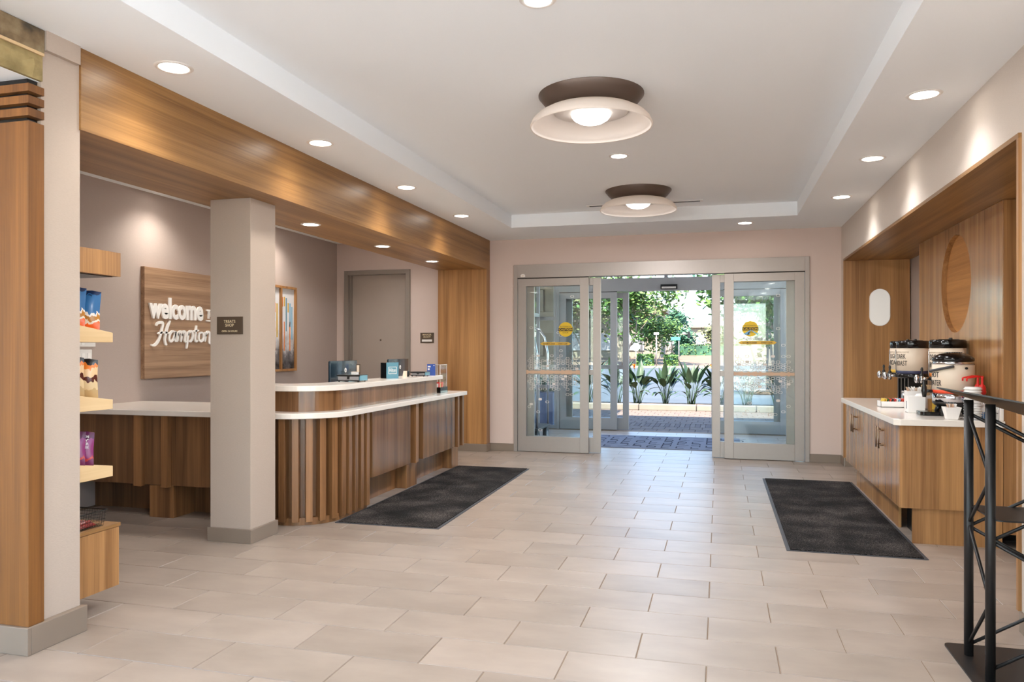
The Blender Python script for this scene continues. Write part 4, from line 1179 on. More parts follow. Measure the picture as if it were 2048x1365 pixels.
# ================================================================= COFFEE NICHE
# far lining board with the pill lamp
struct(bx(1.405, 2.11, NY1 - .022, NY1, 0.1, 2.405).build('trim_5', M['wood_z']))
t = thing('pill_wall_lamp', 'pill-shaped white glowing wall lamp on the far wood board of the niche', 'wall lamp', (1.79, NY1 - .03, 1.64))
def pill(cx, z0, z1, r, n=14):
    return [(cx + r * math.cos(PI * k / n), z1 - r + r * math.sin(PI * k / n)) for k in range(n + 1)] + [(cx - r * math.cos(PI * k / n), z0 + r - r * math.sin(PI * k / n)) for k in range(n + 1)]
MB().prism_y(pill(1.792, 1.64, 2.07, .111)[::-1], NY1 - .034, NY1 - .022).build('body', M['white'], t)
MB().prism_y(pill(1.792, 1.646, 2.064, .105)[::-1], NY1 - .037, NY1 - .034).build('lens', M['pill'], t)
# feature panel with round recess
t = thing('feature_panel', 'upright oak feature panel with a large round recess behind the coffee counter', 'panel', (2.0, 7.03, .1))
CY, CZ, CR = 7.0, 1.915, .405; n = 32
X0, X1 = 1.885, 1.925
a_ = [(CY + CR * math.sin(PI * k / n), CZ - CR * math.cos(PI * k / n)) for k in range(n + 1)]
right = [(CY + .001, 2.402), (8.15, 2.402), (8.15, .1), (CY + .001, .1)] + [(max(y, CY + .001), z) for y, z in a_]
left = [(CY - .001, 2.402), (5.92, 2.402), (5.92, .1), (CY - .001, .1)] + [(min(2 * CY - y, CY - .001), z) for y, z in a_]
MB().prism_x(right, X0, X1).build('panel_board', M['wood_gloss'], t)
MB().prism_x(left, X0, X1).build('panel_board', M['wood_gloss'], t)
MB().prism_x([(CY + (CR + .02) * math.cos(2*PI*k/40), CZ + (CR + .02) * math.sin(2*PI*k/40)) for k in range(40)], X1, X1 + .02).build('recess_back', M['wood_recess'], t)
bx(X0, 2.12, 5.90, 5.92, .1, 2.402).build('end_board', M['wood_z'], t)
bx(X0, 2.12, 8.15, 8.17, .1, 2.402).build('end_board', M['wood_z'], t)
# cabinets
CXF = 1.235
def cabinet(y0, y1, label, near):
    t = thing('coffee_cabinet', label, 'cabinet', (1.55, (y0+y1)/2, 0), 'cabinets under the coffee counter')
    bx(CXF + .02, 1.88, y0, y1, .25, .834).build('body', M['wood_z'], t)
    ym = (y0 + y1) / 2
    for a, b, hy in ((y0 + .002, ym - .0015, ym - .05), (ym + .0015, y1 - .002, ym + .05)):
        d = bx(CXF, CXF + .019, a, b, .25, .832).build('door', M['wood_gloss'], t, bevel=.001)
        h = MB(); xx = CXF - .034
        h.cyl((xx, hy, .60), (xx, hy, .765), .006, seg=10)
        for z in (.625, .74): h.cyl((xx, hy, z), (CXF, hy, z), .0045, seg=8)
        h.build('handle', M['handle'], d)
    bx(1.335, 1.355, y0 + (.50 if near else 0), y1, 0, .25).build('toe_kick', M['wood_z'], t)
    if near:
        bx(CXF, 1.88, y0 - .018, y0 - .001, .25, .834).build('side_panel', M['wood_z'], t)
        bx(1.32, 1.88, y0 - .002, y0 + .016, 0, .25).build('toe_side', M['wood_z'], t)
        bx(1.40, 1.42, y0 + .016, y0 + .52, 0, .25).build('toe_recess', M['black_metal'], t)
cabinet(5.91, 7.08, 'oak base cabinet at the lounge end of the coffee counter', True)
cabinet(7.081, 8.25, 'oak base cabinet at the entrance end of the coffee counter', False)
t = thing('coffee_worktop', 'white quartz coffee worktop with a clipped corner over the oak cabinets', 'worktop', (1.54, 7.08, .835))
MB().prism([(1.235, 5.862), (1.884, 5.862), (1.884, 8.285), (1.195, 8.285), (1.195, 5.90)], .835, .88).build('slab', M['quartz'], t, bevel=.003)
tag(bx(1.864, 1.884, 5.89, 8.28, .8805, .972).build('upstand', M['quartz'], bevel=.002), 'low white quartz upstand along the oak panel behind the coffee things', 'upstand')

CT = .88
def faucet(mb, x, y, z, mats):
    pass
def urn(x, y, label, bandm, lines, R_=.129):
    t = thing('coffee_urn', label, 'coffee dispenser', (x, y, CT))
    mb = MB()
    mb.prism([(x - .20, y - .085), (x + .10, y - .085), (x + .10, y + .085), (x - .20, y + .085)], CT, CT + .018)
    mb.build('drip_base', M['black'], t, bevel=.004)
    MB().box(x - .05, x + .10, y - .08, y - .05, CT + .018, 1.118).box(x - .05, x + .10, y + .05, y + .08, CT + .018, 1.118).box(x + .06, x + .10, y - .05, y + .05, CT + .018, 1.118).build('pedestal', M['black'], t)
    MB().lathe([(0, 1.118), (R_ - .01, 1.118), (R_, 1.124), (R_, 1.157), (0, 1.157)], x, y, 40).build('lower_ring', M['black_gloss'], t)
    MB().lathe([(0, 1.157), (R_, 1.157), (R_, 1.184), (0, 1.184)], x, y, 40).build('colour_band', bandm, t)
    MB().lathe([(0, 1.184), (R_, 1.184), (R_, 1.382), (0, 1.382)], x, y, 40).build('label_wrap', M['cream'], t)
    MB().lathe([(R_ - .006, 1.382), (R_ + .002, 1.384), (R_ + .002, 1.438), (R_ - .006, 1.448), (R_ - .03, 1.444), (R_ - .034, 1.436), (0, 1.436)], x, y, 40).build('lid', M['black_gloss'], t)
    mb = MB(); mb.box(x - .07, x + .08, y - .018, y + .018, 1.436, 1.452); mb.cyl((x + .02, y - .03, 1.456), (x + .02, y + .03, 1.456), .008, seg=10)
    mb.build('lid_clasp', M['black'], t, bevel=.003)
    # faucet pointing into the lobby
    mb = MB(); zf = 1.138
    mb.cyl((x - R_ + .01, y, zf), (x - R_ - .065, y, zf), .013, seg=14); mb.cyl((x - R_ - .055, y, zf - .035), (x - R_ - .055, y, zf + .02), .013, .016, seg=14)
    mb.build('faucet', M['steel'], t)
    mb = MB(); mb.lathe([(0, zf - .035), (.012, zf - .034), (.019, zf - .015), (.019, zf + .012), (.011, zf + .03), (0, zf + .032)], x - R_ - .092, y, 16)
    mb.build('faucet_guard', M['chrome'], t)
    mb = MB(); mb.lathe([(.016, zf + .02), (.014, zf + .035), (.007, zf + .045), (.008, zf + .06), (.011, zf + .075), (.006, zf + .09), (0, zf + .092)], x - R_ - .055, y, 12)
    mb.build('tap_lever', M['black'], t)
    MB().tube([(x - R_ - .005, y, 1.16), (x - R_ - .006, y, 1.37)], .004, 8).build('sight_glass', M['steel'], t)
    ph = PI + .56
    for s_, z, w, h in lines: curved_text(MB(), s_, w, h, x, y, z, R_ + .0004, ph, bold=.005).build('lettering', M['ink'], t)
    curved_text(MB(), 'HAMPTON COFFEE', .15, .012, x, y, 1.347, R_ + .0004, ph).build('small_lettering', M['ink_soft'], t)
    return t
urn(1.675, 7.76, 'coffee urn with yellow band and light roast lettering', M['mustard'], [('LIGHT', 1.310, .105, .044), ('ROAST', 1.250, .12, .044)])
urn(1.655, 7.40, 'coffee urn with navy band and dark roast lettering', M['navy'], [('DARK', 1.310, .095, .044), ('ROAST', 1.250, .12, .044)])
urn(1.745, 6.68, 'coffee urn with orange band and decaf lettering', M['orange'], [('DECAF', 1.310, .115, .044), ('ROAST', 1.250, .12, .044)])
# hot water server
x, y, R_ = 1.682, 6.30, .139
t = thing('hot_water_server', 'domed cream hot water server on a black drip stand', 'water dispenser', (x, y, CT))
MB().prism([(x - .235, y - .06), (x - .22, y - .085), (x + .0, y - .085), (x + .0, y + .085), (x - .22, y + .085), (x - .235, y + .06)], CT, CT + .03).build('drip_tray', M['black_gloss'], t, bevel=.006)
mb = MB()
for sy in (-1, 1):
    for sx in (-1, 1): mb.cyl((x + sx * .10, y + sy * .09, CT + .006), (x + sx * .07, y + sy * .07, .965), .014, .02, seg=8)
mb.lathe([(0, .955), (.12, .955), (R_ - .004, .968), (R_, .985), (0, .985)], x, y, 40)
mb.build('stand', M['black'], t)
MB().lathe([(0, .985), (R_, .985), (R_, 1.05), (0, 1.05)], x, y, 48).build('steel_skirt', M['chrome'], t)
MB().lathe([(0, 1.05), (R_ + .001, 1.05), (R_ + .001, 1.072), (0, 1.072)], x, y, 48).build('colour_band', M['redorange'], t)
MB().lathe([(0, 1.072), (R_ + .0005, 1.072), (R_ + .0005, 1.258), (0, 1.258)], x, y, 48).build('label_wrap', M['cream'], t)
MB().lathe([(0, 1.258), (R_ - .003, 1.258), (R_ - .004, 1.285), (0, 1.285)], x, y, 48).build('steel_neck', M['chrome'], t)
MB().lathe([(R_ - .01, 1.283), (R_ + .001, 1.288), (R_ + .001, 1.305), (R_ - .015, 1.322), (R_ - .05, 1.34), (.03, 1.348), (0, 1.348)], x, y, 48).build('dome_lid', M['black_gloss'], t)
mb = MB()
for k in range(7): mb.box(x - .05 + k * .016, x - .042 + k * .016, y - .03, y + .03, 1.346, 1.352)
mb.build('lid_ribs', M['black'], t)
hp = [(x + (R_ + .012) * math.cos(PI + a), y + (R_ + .012) * math.sin(PI + a), z) for a, z in ((-.9, 1.20), (-.5, 1.205), (0, 1.212), (.5, 1.222), (1.0, 1.238), (1.35, 1.25))]
MB().tube(hp, .0095, 8).build('bail_handle', M['rubber'], t)
MB().cyl((x + .05, y - R_ - .006, 1.235), (x + .05, y - R_ + .02, 1.235), .009, seg=10).build('pivot_cap', M['black'], t)
zf = 1.06
mb = MB(); mb.cyl((x - R_ + .01, y, zf), (x - R_ - .06, y, zf), .012, seg=12); mb.lathe([(.0, zf - .045), (.013, zf - .045), (.02, zf), (.018, zf + .03), (.01, zf + .05), (.009, zf + .08), (0, zf + .083)], x - R_ - .055, y, 14)
mb.build('tap', M['black'], t)
curved_text(MB(), 'HOT', .085, .042, x, y, 1.185, R_ + .001, PI + .30, bold=.005).build('lettering', M['ink'], t)
curved_text(MB(), 'WATER', .125, .042, x, y, 1.125, R_ + .001, PI + .30, bold=.005).build('lettering', M['ink'], t)

# tea tray with sachets
tx0, tx1, ty0, ty1 = 1.325, 1.545, 7.02, 7.17
t = thing('tea_tray', 'low white tray of tea sachets on the coffee counter', 'tray', ((tx0+tx1)/2, (ty0+ty1)/2, CT))
MB().box(tx0, tx1, ty0, ty1, CT, CT + .006).box(tx0, tx1, ty0, ty0 + .005, CT, CT + .05).box(tx0, tx1, ty1 - .005, ty1, CT, CT + .05).box(tx0, tx0 + .005, ty0, ty1, CT, CT + .05).box(tx1 - .005, tx1, ty0, ty1, CT, CT + .05).build('tray', M['white'], t, bevel=.001)
cols = ['yellow', 'mustard', 'leaf', 'redorange', 'ink', 'red', 'white', 'sky_blue', 'redorange', 'red', 'red']
for k in range(11):
    xx = tx0 + .014 + k * .0175
    mb = MB().box(-.003, .003, -.06, .06, 0, .066); mb.xf(Matrix.Translation((xx, (ty0+ty1)/2, CT + .009)) @ Matrix.Rotation(R(18), 4, 'Y'))
    o = mb.build('tea_sachet', M[cols[k]])
    tag(o, 'paper tea sachet standing in the low white tray', 'tea sachet', 'tea sachets in the tray')
# napkin holder
nx, ny = 1.475, 6.52
t = thing('napkin_holder', 'white square napkin holder in front of the sugar box', 'holder', (nx, ny, CT))
MB().box(nx - .06, nx + .06, ny - .055, ny - .05, CT, CT + .13).box(nx - .06, nx + .06, ny + .05, ny + .055, CT, CT + .13).box(nx - .06, nx - .055, ny - .05, ny + .05, CT, CT + .13).box(nx + .055, nx + .06, ny - .05, ny + .05, CT, CT + .13).box(nx - .06, nx + .06, ny - .05, ny + .05, CT, CT + .006).build('box', M['white'], t, bevel=.002)
bx(nx - .052, nx + .051, ny - .045, ny + .045, CT + .006, CT + .12).build('napkins', M['letter'], t)
MB().add([(nx - .015, ny - .03, CT + .12), (nx + .05, ny - .03, CT + .12), (nx + .045, ny, CT + .15), (nx + .015, ny + .02, CT + .145)], [(0, 1, 2, 3), (3, 2, 1, 0)]).build('pulled_napkin', M['letter'], t)
bx(nx - .0605, nx - .0595, ny - .015, ny + .015, CT + .03, CT + .09).build('slot', M['alu_dark'], t)
# sugar box
t = thing('sugar_box', 'white box full of sugar packets behind the napkin holder', 'box', (1.56, 6.90, CT))
MB().box(1.49, 1.63, 6.85, 6.855, CT, CT + .15).box(1.49, 1.63, 6.945, 6.95, CT, CT + .15).box(1.49, 1.495, 6.855, 6.945, CT, CT + .15).box(1.625, 1.63, 6.855, 6.945, CT, CT + .15).box(1.49, 1.63, 6.855, 6.945, CT, CT + .006).build('box', M['white'], t, bevel=.002)
bx(1.497, 1.623, 6.857, 6.943, CT + .01, CT + .125).build('divider', M['cream'], t)
rr = random.Random(5)
for k in range(14):
    c = k % 7 - 3
    mb = MB().box(-.0018, .0018, -.017, .017, -.026, .026)
    mb.xf(Matrix.Translation((1.56 + .0175 * c, 6.879 + .042 * (k // 7), CT + .146 + .012 * rr.random())) @ Matrix.Rotation(.10 * c + .03 * rr.random(), 4, 'Y'))
    o = mb.build('sugar_packet', M[rr.choice(('letter', 'letter', 'white', 'cream', 'gold'))])
    tag(o, 'small sugar packet poking out of the white sugar box', 'sugar packet', 'sugar packets in the box')
# stir sticks
t = thing('stirrer_cup', 'short cup holding a fan of wooden stir sticks', 'cup', (1.66, 6.98, CT))
MB().lathe([(0, CT), (.035, CT), (.04, CT + .11), (.037, CT + .11), (.033, CT + .006), (0, CT + .006)], 1.66, 6.98, 24).build('cup', M['white'], t)
for k in range(22):
    a = k / 21 * 2 - 1
    mb = MB().box(-.003, .003, -.001, .001, 0, .19); mb.xf(Matrix.Translation((1.66 + a * .008, 6.98 + .0021 * ((k * 9) % 22 - 10.5), CT + .007)) @ Matrix.Rotation(a * .15, 4, 'Y'))
    o = mb.build('stir_stick', M['maple']); tag(o, 'flat wooden stir stick standing in the short cup', 'stir stick', 'wooden stir sticks')
t = thing('steel_cup', 'slim brushed steel cup beside the tea tray', 'cup', (1.55, 7.25, CT))
MB().lathe([(0, CT), (.032, CT), (.034, CT + .13), (.031, CT + .13), (.029, CT + .006), (0, CT + .006)], 1.57, 7.26, 24).build('cup', M['steel'], t)
MB().lathe([(.034, CT + .124), (.0365, CT + .127), (.034, CT + .131)], 1.57, 7.26, 24).build('rim', M['chrome'], t)
t = thing('amber_reflection', 'amber reflection built as a box behind the hot water tap', 'box', (1.60, 6.50, CT))  # an amber reflection modelled as a small coloured block
bx(1.565, 1.635, 6.46, 6.53, CT, CT + .11).build('box', plain('amber', srgb(150, 100, 34), .6), t, bevel=.002)
bx(1.58, 1.62, 6.459, 6.46, CT + .03, CT + .08).build('print', M['mustard'], t)
# small tapered cup with packets
t = thing('creamer_cup', 'small tapered white bowl of creamer packets at the counter edge', 'bowl', (1.585, 5.975, CT))
i0, i1 = .033, .052
mb = MB(); z0, z1 = CT, CT + .085
def sq(r, z): return [(1.585 - r, 5.975 - r, z), (1.585 + r, 5.975 - r, z), (1.585 + r, 5.975 + r, z), (1.585 - r, 5.975 + r, z)]
mb.add(sq(i0, z0) + sq(i1, z1) + sq(i1 - .005, z1) + sq(i0 - .004, z0 + .006),
       [(3, 2, 1, 0)] + [(k, (k+1) % 4, 4 + (k+1) % 4, 4 + k) for k in range(4)] + [(4 + k, 4 + (k+1) % 4, 8 + (k+1) % 4, 8 + k) for k in range(4)] + [(8 + k, 8 + (k+1) % 4, 12 + (k+1) % 4, 12 + k) for k in range(4)] + [(12, 13, 14, 15)])
mb.build('bowl', M['white'], t, bevel=.002)
bx(1.553, 1.617, 5.943, 6.007, CT + .05, CT + .07).build('liner', M['cream'], t)
for k in range(6):
    c = k - 2.5
    mb = MB().box(-.0018, .0018, -.018, .018, -.02, .02)
    mb.xf(Matrix.Translation((1.585 + .0105 * c, 5.975 + .008 * (k % 3 - 1), CT + .088)) @ Matrix.Rotation(.09 * c, 4, 'Y'))
    o = mb.build('creamer_packet', M[rr.choice(('letter', 'gold', 'white'))]); tag(o, 'small packet lying in the tapered white bowl', 'creamer packet', 'packets in the tapered bowl')
# stack of cup lids in a wire rack
lx, ly = 1.722, 5.985
def lid_mb():
    return MB().lathe([(.040, .0), (.056, .002), (.057, .008), (.052, .012), (.048, .020), (.0, .020)], 0, 0, 24)
lid0 = None
for k in range(12):
    if lid0 is None:
        lid0 = lid_mb().build('cup_lid', M['white']); tag(lid0, 'white plastic cup lid in the tall stack beside the pump bottles', 'cup lid', 'stack of cup lids'); o = lid0
    else:
        o = lid0.copy(); C.objects.link(o)
    o.location = (lx, ly, CT + .0045 + k * .0185)
def pump_bottle(x, y, label):
    t = thing('pump_bottle', label, 'pump bottle', (x, y, CT))
    MB().lathe([(0, CT), (.026, CT), (.028, CT + .010), (.028, CT + .15), (.022, CT + .168), (.016, CT + .175), (0, CT + .175)], x, y, 20).build('bottle', M['bluebot'], t)
    MB().lathe([(.0283, CT + .05), (.0285, CT + .05), (.0285, CT + .12), (.0283, CT + .12)], x, y, 20).build('label', M['letter'], t)
    MB().lathe([(.017, CT + .170), (.024, CT + .178), (.026, CT + .195), (.022, CT + .205), (.025, CT + .212), (.018, CT + .235), (.008, CT + .245), (.007, CT + .285), (.011, CT + .30), (0, CT + .302)], x, y, 20).build('pump_collar', M['red'], t)
    MB().tube([(x + .004, y, CT + .298), (x - .04, y - .004, CT + .299), (x - .09, y - .008, CT + .29), (x - .10, y - .009, CT + .285), (x - .10, y - .009, CT + .265)], .006, 8, [.008, .006, .0055, .006, .0055]).build('spout', M['red'], t)
pump_bottle(1.80, 6.05, 'blue bottle with red pump at the rack corner nearest the lounge')
pump_bottle(1.80, 6.145, 'blue bottle with red pump behind its twin')
t = thing('wire_rack', 'chrome wire rack around the cup lids and pump bottles', 'rack', (1.75, 6.1, CT))
mb = MB(); rx0, rx1, ry0, ry1 = 1.655, 1.857, 5.91, 6.014
for z in (CT + .003, CT + .05, CT + .10, CT + .15): mb.tube([(rx0, ry1, z), (rx0, ry0, z), (rx1, ry0, z), (rx1, ry1, z), (rx0, ry1, z)] if z < CT + .01 else [(rx1, ry1, z), (rx1, ry0, z), (rx0, ry0, z)], .0015, 6)
for x in (rx0, 1.70, 1.765, rx1): mb.tube([(x, ry0, CT + .003), (x, ry0, CT + .15)], .0015, 6)
for y in (5.94, 5.97, 6.0): mb.tube([(rx0, y, CT + .003), (rx1, y, CT + .003)], .0012, 6)
for y in (5.95, 5.985, ry1): mb.tube([(rx1, y, CT + .003), (rx1, y, CT + .15)], .0015, 6)
mb.build('wires', M['chrome'], t)
mb = MB()
for x in (rx0, rx1):
    for y in (ry0, ry1): mb.cyl((x, y, CT), (x, y, CT + .003), .004, seg=8)
mb.build('feet', M['rubber'], t)

# ================================================================= HOST STAND (black truss podium)
t = thing('truss_podium', 'black metal podium on slim truss legs beside the coffee counter', 'podium', (1.3, 3.3, 0))
def rrect(x0, x1, y0, y1, r, n=5):
    return arc(x1 - r, y1 - r, r, 0, 90, n) + arc(x0 + r, y1 - r, r, 90, 180, n) + arc(x0 + r, y0 + r, r, 180, 270, n) + arc(x1 - r, y0 + r, r, 270, 360, n)
MB().prism(rrect(1.008, 1.62, 2.72, 3.935, .03), 0, .008).build('base_plate', M['black_metal'], t)
PX0, PX1 = 1.077, 1.53; PYS = (3.80, 3.52, 3.10, 2.82); PR = .019
for y in PYS:
    for x in (PX0, PX1):
        zt = 1.175 - (x - 1.0) * .34
        MB().cyl((x, y, .008), (x, y, zt), PR, seg=18).build('leg', M['black_metal'], t)
# braces: end frames (along Y) and side frames (along X)
def brace(a, b): MB().tube([a, b], .0075, 8).build('brace', M['black_metal'], t)
for ya, yb in ((3.80, 3.52), (2.82, 3.10)):
    x = PX0
    zz = [1.09, .60, .06]
    brace((x, ya, 1.09), (x, yb, .84)); brace((x, yb, .84), (x, ya, .60)); brace((x, ya, .60), (x, yb, .33)); brace((x, yb, .33), (x, ya, .06))
for y in PYS:
    brace((PX0, y, 1.09), (PX1, y, .84)); brace((PX1, y, .84), (PX0, y, .585)); brace((PX0, y, .585), (PX1, y, .33)); brace((PX1, y, .33), (PX0, y, .055))
for ya, yb in ((3.49, 3.81), (2.80, 3.12)): MB().prism(rrect(1.085, 1.56, ya, yb, .03), .672, .678).build('shelf', M['black_metal'], t)
# top: a thin plate tilted towards the person standing behind it
tp = MB().prism(rrect(0, .62, -.70, .70, .02), 0, .006)
tp.xf(Matrix.Translation((1.0, 3.33, 1.19)) @ Matrix.Rotation(R(18.5), 4, 'Y'))
tp.build('top_plate', M['black_metal'], t)

# ================================================================= OUTSIDE
GZ_ = -.02
struct(bx(-60, 60, -60, YF - .3, -.3, -.06).build('reflector', M['reflector']), 'pale terrace added unseen behind the lobby to bounce sunlight', 'ground')  # unseen bright ground added round the building as an uplight
struct(bx(-60, XL - .3, YF - .3, 12.9, -.3, -.06).build('reflector', M['reflector']), 'pale terrace added unseen beside the lounge to bounce sunlight', 'ground')
struct(bx(2.4, 60, YF - .3, 12.9, -.3, -.06).build('reflector', M['reflector']), 'pale terrace added unseen beside the coffee niche to bounce sunlight', 'ground')
struct(bx(-60, 60, 12.9, 18.6, -.3, -.035).build('ground', M['grout']), 'paved ground outside the entrance', 'ground')
struct(bx(-80, 80, 18.6, 56, -.3, -.03).build('road', M['asphalt']), 'wide pale asphalt road', 'road')
mb = MB(); mb.add([(-80, 56, -.02), (80, 56, -.02), (80, 140, 2.2), (-80, 140, 2.2), (-80, 56, -.6), (80, 56, -.6), (80, 140, -.6), (-80, 140, -.6)], [(0, 1, 2, 3), (0, 4, 5, 1), (1, 5, 6, 2), (2, 6, 7, 3), (3, 7, 4, 0), (4, 7, 6, 5)])
struct(mb.build('far_ground', M['sand']), 'sandy rising ground beyond the road', 'ground')
pv = struct(bx(-6, 5, 12.9, 17.38, -.034, -.028).build('pavement', M['paver_dark']), 'brick paved forecourt', 'pavement')
mb = MB(); mbd = MB(); row = 0; y = 12.93
def paver(m_, x0, x1, y0, y1, h=GZ_): 
    b = .006
    m_.add([(x0,y0,h-.008),(x1,y0,h-.008),(x1,y1,h-.008),(x0,y1,h-.008),(x0+b,y0+b,h),(x1-b,y0+b,h),(x1-b,y1-b,h),(x0+b,y1-b,h)], [(4,5,6,7),(0,1,5,4),(1,2,6,5),(2,3,7,6),(3,0,4,7)])
while y < 17.3:
    d = .40 if y < 14 else .34
    if 13.7 < y < 14.0:
        d = .62; x = -5.9; k = 0
        while x < 4.9: paver(mbd if k % 2 else mb, x, x + .085, y, y + d); x += .09; k += 1
    else:
        x = -5.9 + (.11 if row % 2 else 0)
        while x < 4.9: paver(mb, x, x + .205, y, min(y + d, 17.37)); x += .212
    y += d + .012; row += 1
mb.build('paver_bricks', M['paver'], pv, kind='stuff'); mbd.build('dark_paver_bricks', M['paver_dark'], pv, kind='stuff')
k0 = None
for k in range(9):
    x0 = -5.6 + k * 1.28
    o = bx(x0, x0 + 1.27, 17.39, 17.60, -.03, .115).build('kerb_stone', M['concrete'], k0, bevel=.02) if k0 else None
    if k0 is None:
        k0 = struct(bx(x0, x0 + 1.27, 17.39, 17.60, -.03, .115).build('kerb', M['concrete'], bevel=.02), 'pale concrete planter kerb', 'kerb')
struct(bx(-5.6, 5.9, 17.60, 18.6, -.03, .07).build('planting_bed', M['soil']), 'strip of soil behind the planter kerb', 'planting bed')
struct(bx(-80, 80, 55.6, 56.0, -.03, .12).build('far_kerb', M['concrete']), 'kerb on the far side of the road', 'kerb')

# paddle-leaved clumps
def leaf_mesh(L_, W, bend, fold=.35):
    mb = MB(); mb.smooth = True; n = 7; vs_ = []
    stem = .52
    pts = []
    for k in range(n + 1):
        u = k / n
        ang = bend * u * u
        pts.append((math.sin(ang) * u * L_ * .9, u * L_ * math.cos(ang * .8)))
    mb.tube([(p_[0], 0, p_[1]) for p_ in pts[:5]], .007, 4, [.009, .008, .007, .006, .005])
    i0 = len(mb.v); fs = []; vs_ = []
    m_ = 5
    for k in range(m_ + 1):
        u = stem + (1 - stem) * k / m_; ang = bend * u * u
        cx, cz = math.sin(ang) * u * L_ * .9, u * L_ * math.cos(ang * .8)
        w = W * math.sin(PI * (k / m_) ** .8) * .5 + .002
        vs_ += [(cx - fold * w, -w, cz), (cx, 0, cz), (cx - fold * w, w, cz)]
    for k in range(m_):
        a = k * 3; fs += [(a, a+1, a+4, a+3), (a+1, a+2, a+5, a+4)]
    mb.add(vs_, fs)
    return mb
LM = []
for L_, W, b in ((.95, .15, .35), (.85, .16, .75), (.7, .12, 1.1), (1.0, .14, .15), (.5, .10, 1.25)):
    o = leaf_mesh(L_, W, b).build('leaf', M['leaf_bop']); LM.append(o.data); bpy.data.objects.remove(o)
mb = MB(); mb.tube([(0, 0, 0), (.03, 0, .5), (.06, 0, .85)], .006, 5); o = mb.build('flower_stalk', M['leaf_bop']); FS = o.data; bpy.data.objects.remove(o)
mb = MB()
for k in range(5):
    mb.add([(.06, 0, .85), (.02 + .03 * k, .012, .93 + .01 * k), (.045 + .035 * k, 0, .97 - .006 * k), (.02 + .03 * k, -.012, .93 + .01 * k)], [(0, 1, 2), (0, 2, 3)])
mb.cyl((.06, 0, .85), (.20, 0, .90), .012, .002, 6)
o = mb.build('flower', M['petal']); FM = o.data; bpy.data.objects.remove(o)
def clump(x, y, seed, label, nl=24, nf=1, s=1.0):
    rr = random.Random(seed)
    t = thing('paddle_plant', label, 'plant', (x, y, .07), 'paddle-leaved plants in the kerb bed')
    for k in range(nl):
        o = bpy.data.objects.new('leaf', LM[rr.choice((0, 0, 1, 1, 2, 3, 3, 4))]); C.objects.link(o); o.parent = t
        a = rr.uniform(0, 2*PI); r = .10 * rr.random()
        o.location = (r * math.cos(a), r * math.sin(a), -.01); o.rotation_euler = (rr.uniform(-.12, .12), rr.uniform(.0, .27), a + rr.uniform(-.5, .5))
        q = s * rr.uniform(.75, 1.05); o.scale = (q, q, q)
    for k in range(nf):
        a = rr.uniform(0, 2*PI)
        for nm, me in (('flower_stalk', FS), ('flower', FM)):
            o = bpy.data.objects.new(nm, me); C.objects.link(o); o.parent = t; o.rotation_euler = (0, .12, a)
for k, (x, lb) in enumerate(((-3.0, 'paddle-leaved plant seen through the outer left glass'), (-2.36, 'paddle-leaved plant behind the open sliding panel'), (-1.86, 'bird of paradise plant with dark upright leaves beside the open panel'),
        (-1.22, 'bird of paradise plant in the middle of the open doorway'), (-.62, 'bird of paradise plant right of the middle one in the doorway'),
        (.02, 'bird of paradise plant at the right side of the open doorway'), (.62, 'bird of paradise plant seen behind the tent logo glass'), (1.3, 'bird of paradise plant at the end of the bed'))):
    clump(x, 17.98 + .1 * (k % 2), 40 + k, lb, 24, 1 if k in (2, 5, 6, 0) else 0, 1.12)

# trees
def tree(x, y, z, h, spread, lm, seed, label, trunks=3, leaves=2600, lsz=.16, base=.35, lean=(0, 0)):
    rr = random.Random(seed)
    t = thing('street_tree', label, 'tree', (x, y, z), 'trees across the road')
    mb = MB(); tips = []
    def grow(p, d, L_, r, depth):
        n = 4; pts = [p]; q = p.copy(); dd = d.copy(); rads = [r]
        for k in range(n):
            dd = (dd + Vector((rr.uniform(-.22, .22), rr.uniform(-.22, .22), rr.uniform(-.05, .18)))).normalized()
            q = q + dd * L_ / n; pts.append(q.copy()); rads.append(r * (1 - .45 * (k + 1) / n))
        mb.tube(pts, r, 6, rads)
        if depth == 0: tips.append(q); return
        tips.append(q)
        for k in range(rr.choice((2, 3))):
            a = rr.uniform(0, 2*PI); s = rr.uniform(.45, .85)
            nd = (dd + Vector((math.cos(a) * s, math.sin(a) * s, rr.uniform(.0, .3)))).normalized()
            grow(q, nd, L_ * rr.uniform(.6, .8), r * .55, depth - 1)
    for k in range(trunks):
        a = 2 * PI * k / trunks + rr.random()
        grow(Vector((.12 * math.cos(a), .12 * math.sin(a), 0)), Vector((.22 * math.cos(a) + lean[0], .22 * math.sin(a) + lean[1], 1)).normalized(), h * base, .055 * h / 5 * (1.6 if trunks == 1 else 1), 3)
    mb.build('trunk', M['bark'], t, local=True)
    lv = MB()
    for k in range(leaves):
        c = rr.choice(tips)
        g = Vector((rr.gauss(0, 1), rr.gauss(0, 1), rr.gauss(0, .8))) * spread * .22
        p_ = c + g
        a = Vector((rr.uniform(-1, 1), rr.uniform(-1, 1), rr.uniform(-.6, .6))).normalized(); b = a.orthogonal().normalized()
        s = lsz * rr.uniform(.6, 1.3)
        lv.add([p_ - a * s, p_ + b * s * .45, p_ + a * s, p_ - b * s * .45], [(0, 1, 2, 3)])
    lv.build('crown', lm, t, local=True, kind='stuff')
    return t
def gz(y): return -.02 + max(0, y - 56) * 2.22 / 84 - .02      # the far ground rises gently
struct(bx(.75, 13, 24.2, 36.2, -.03, .06).build('planting_bed', M['soil'], bevel=.03), 'planted island in the road under the right-hand trees', 'planting bed')
tree(-14.4, 70, gz(70), 9.6, 3.6, M['leaf_pale'], 1, 'multi-stemmed tree seen through the outer left glass', leaves=2400, lsz=.26)
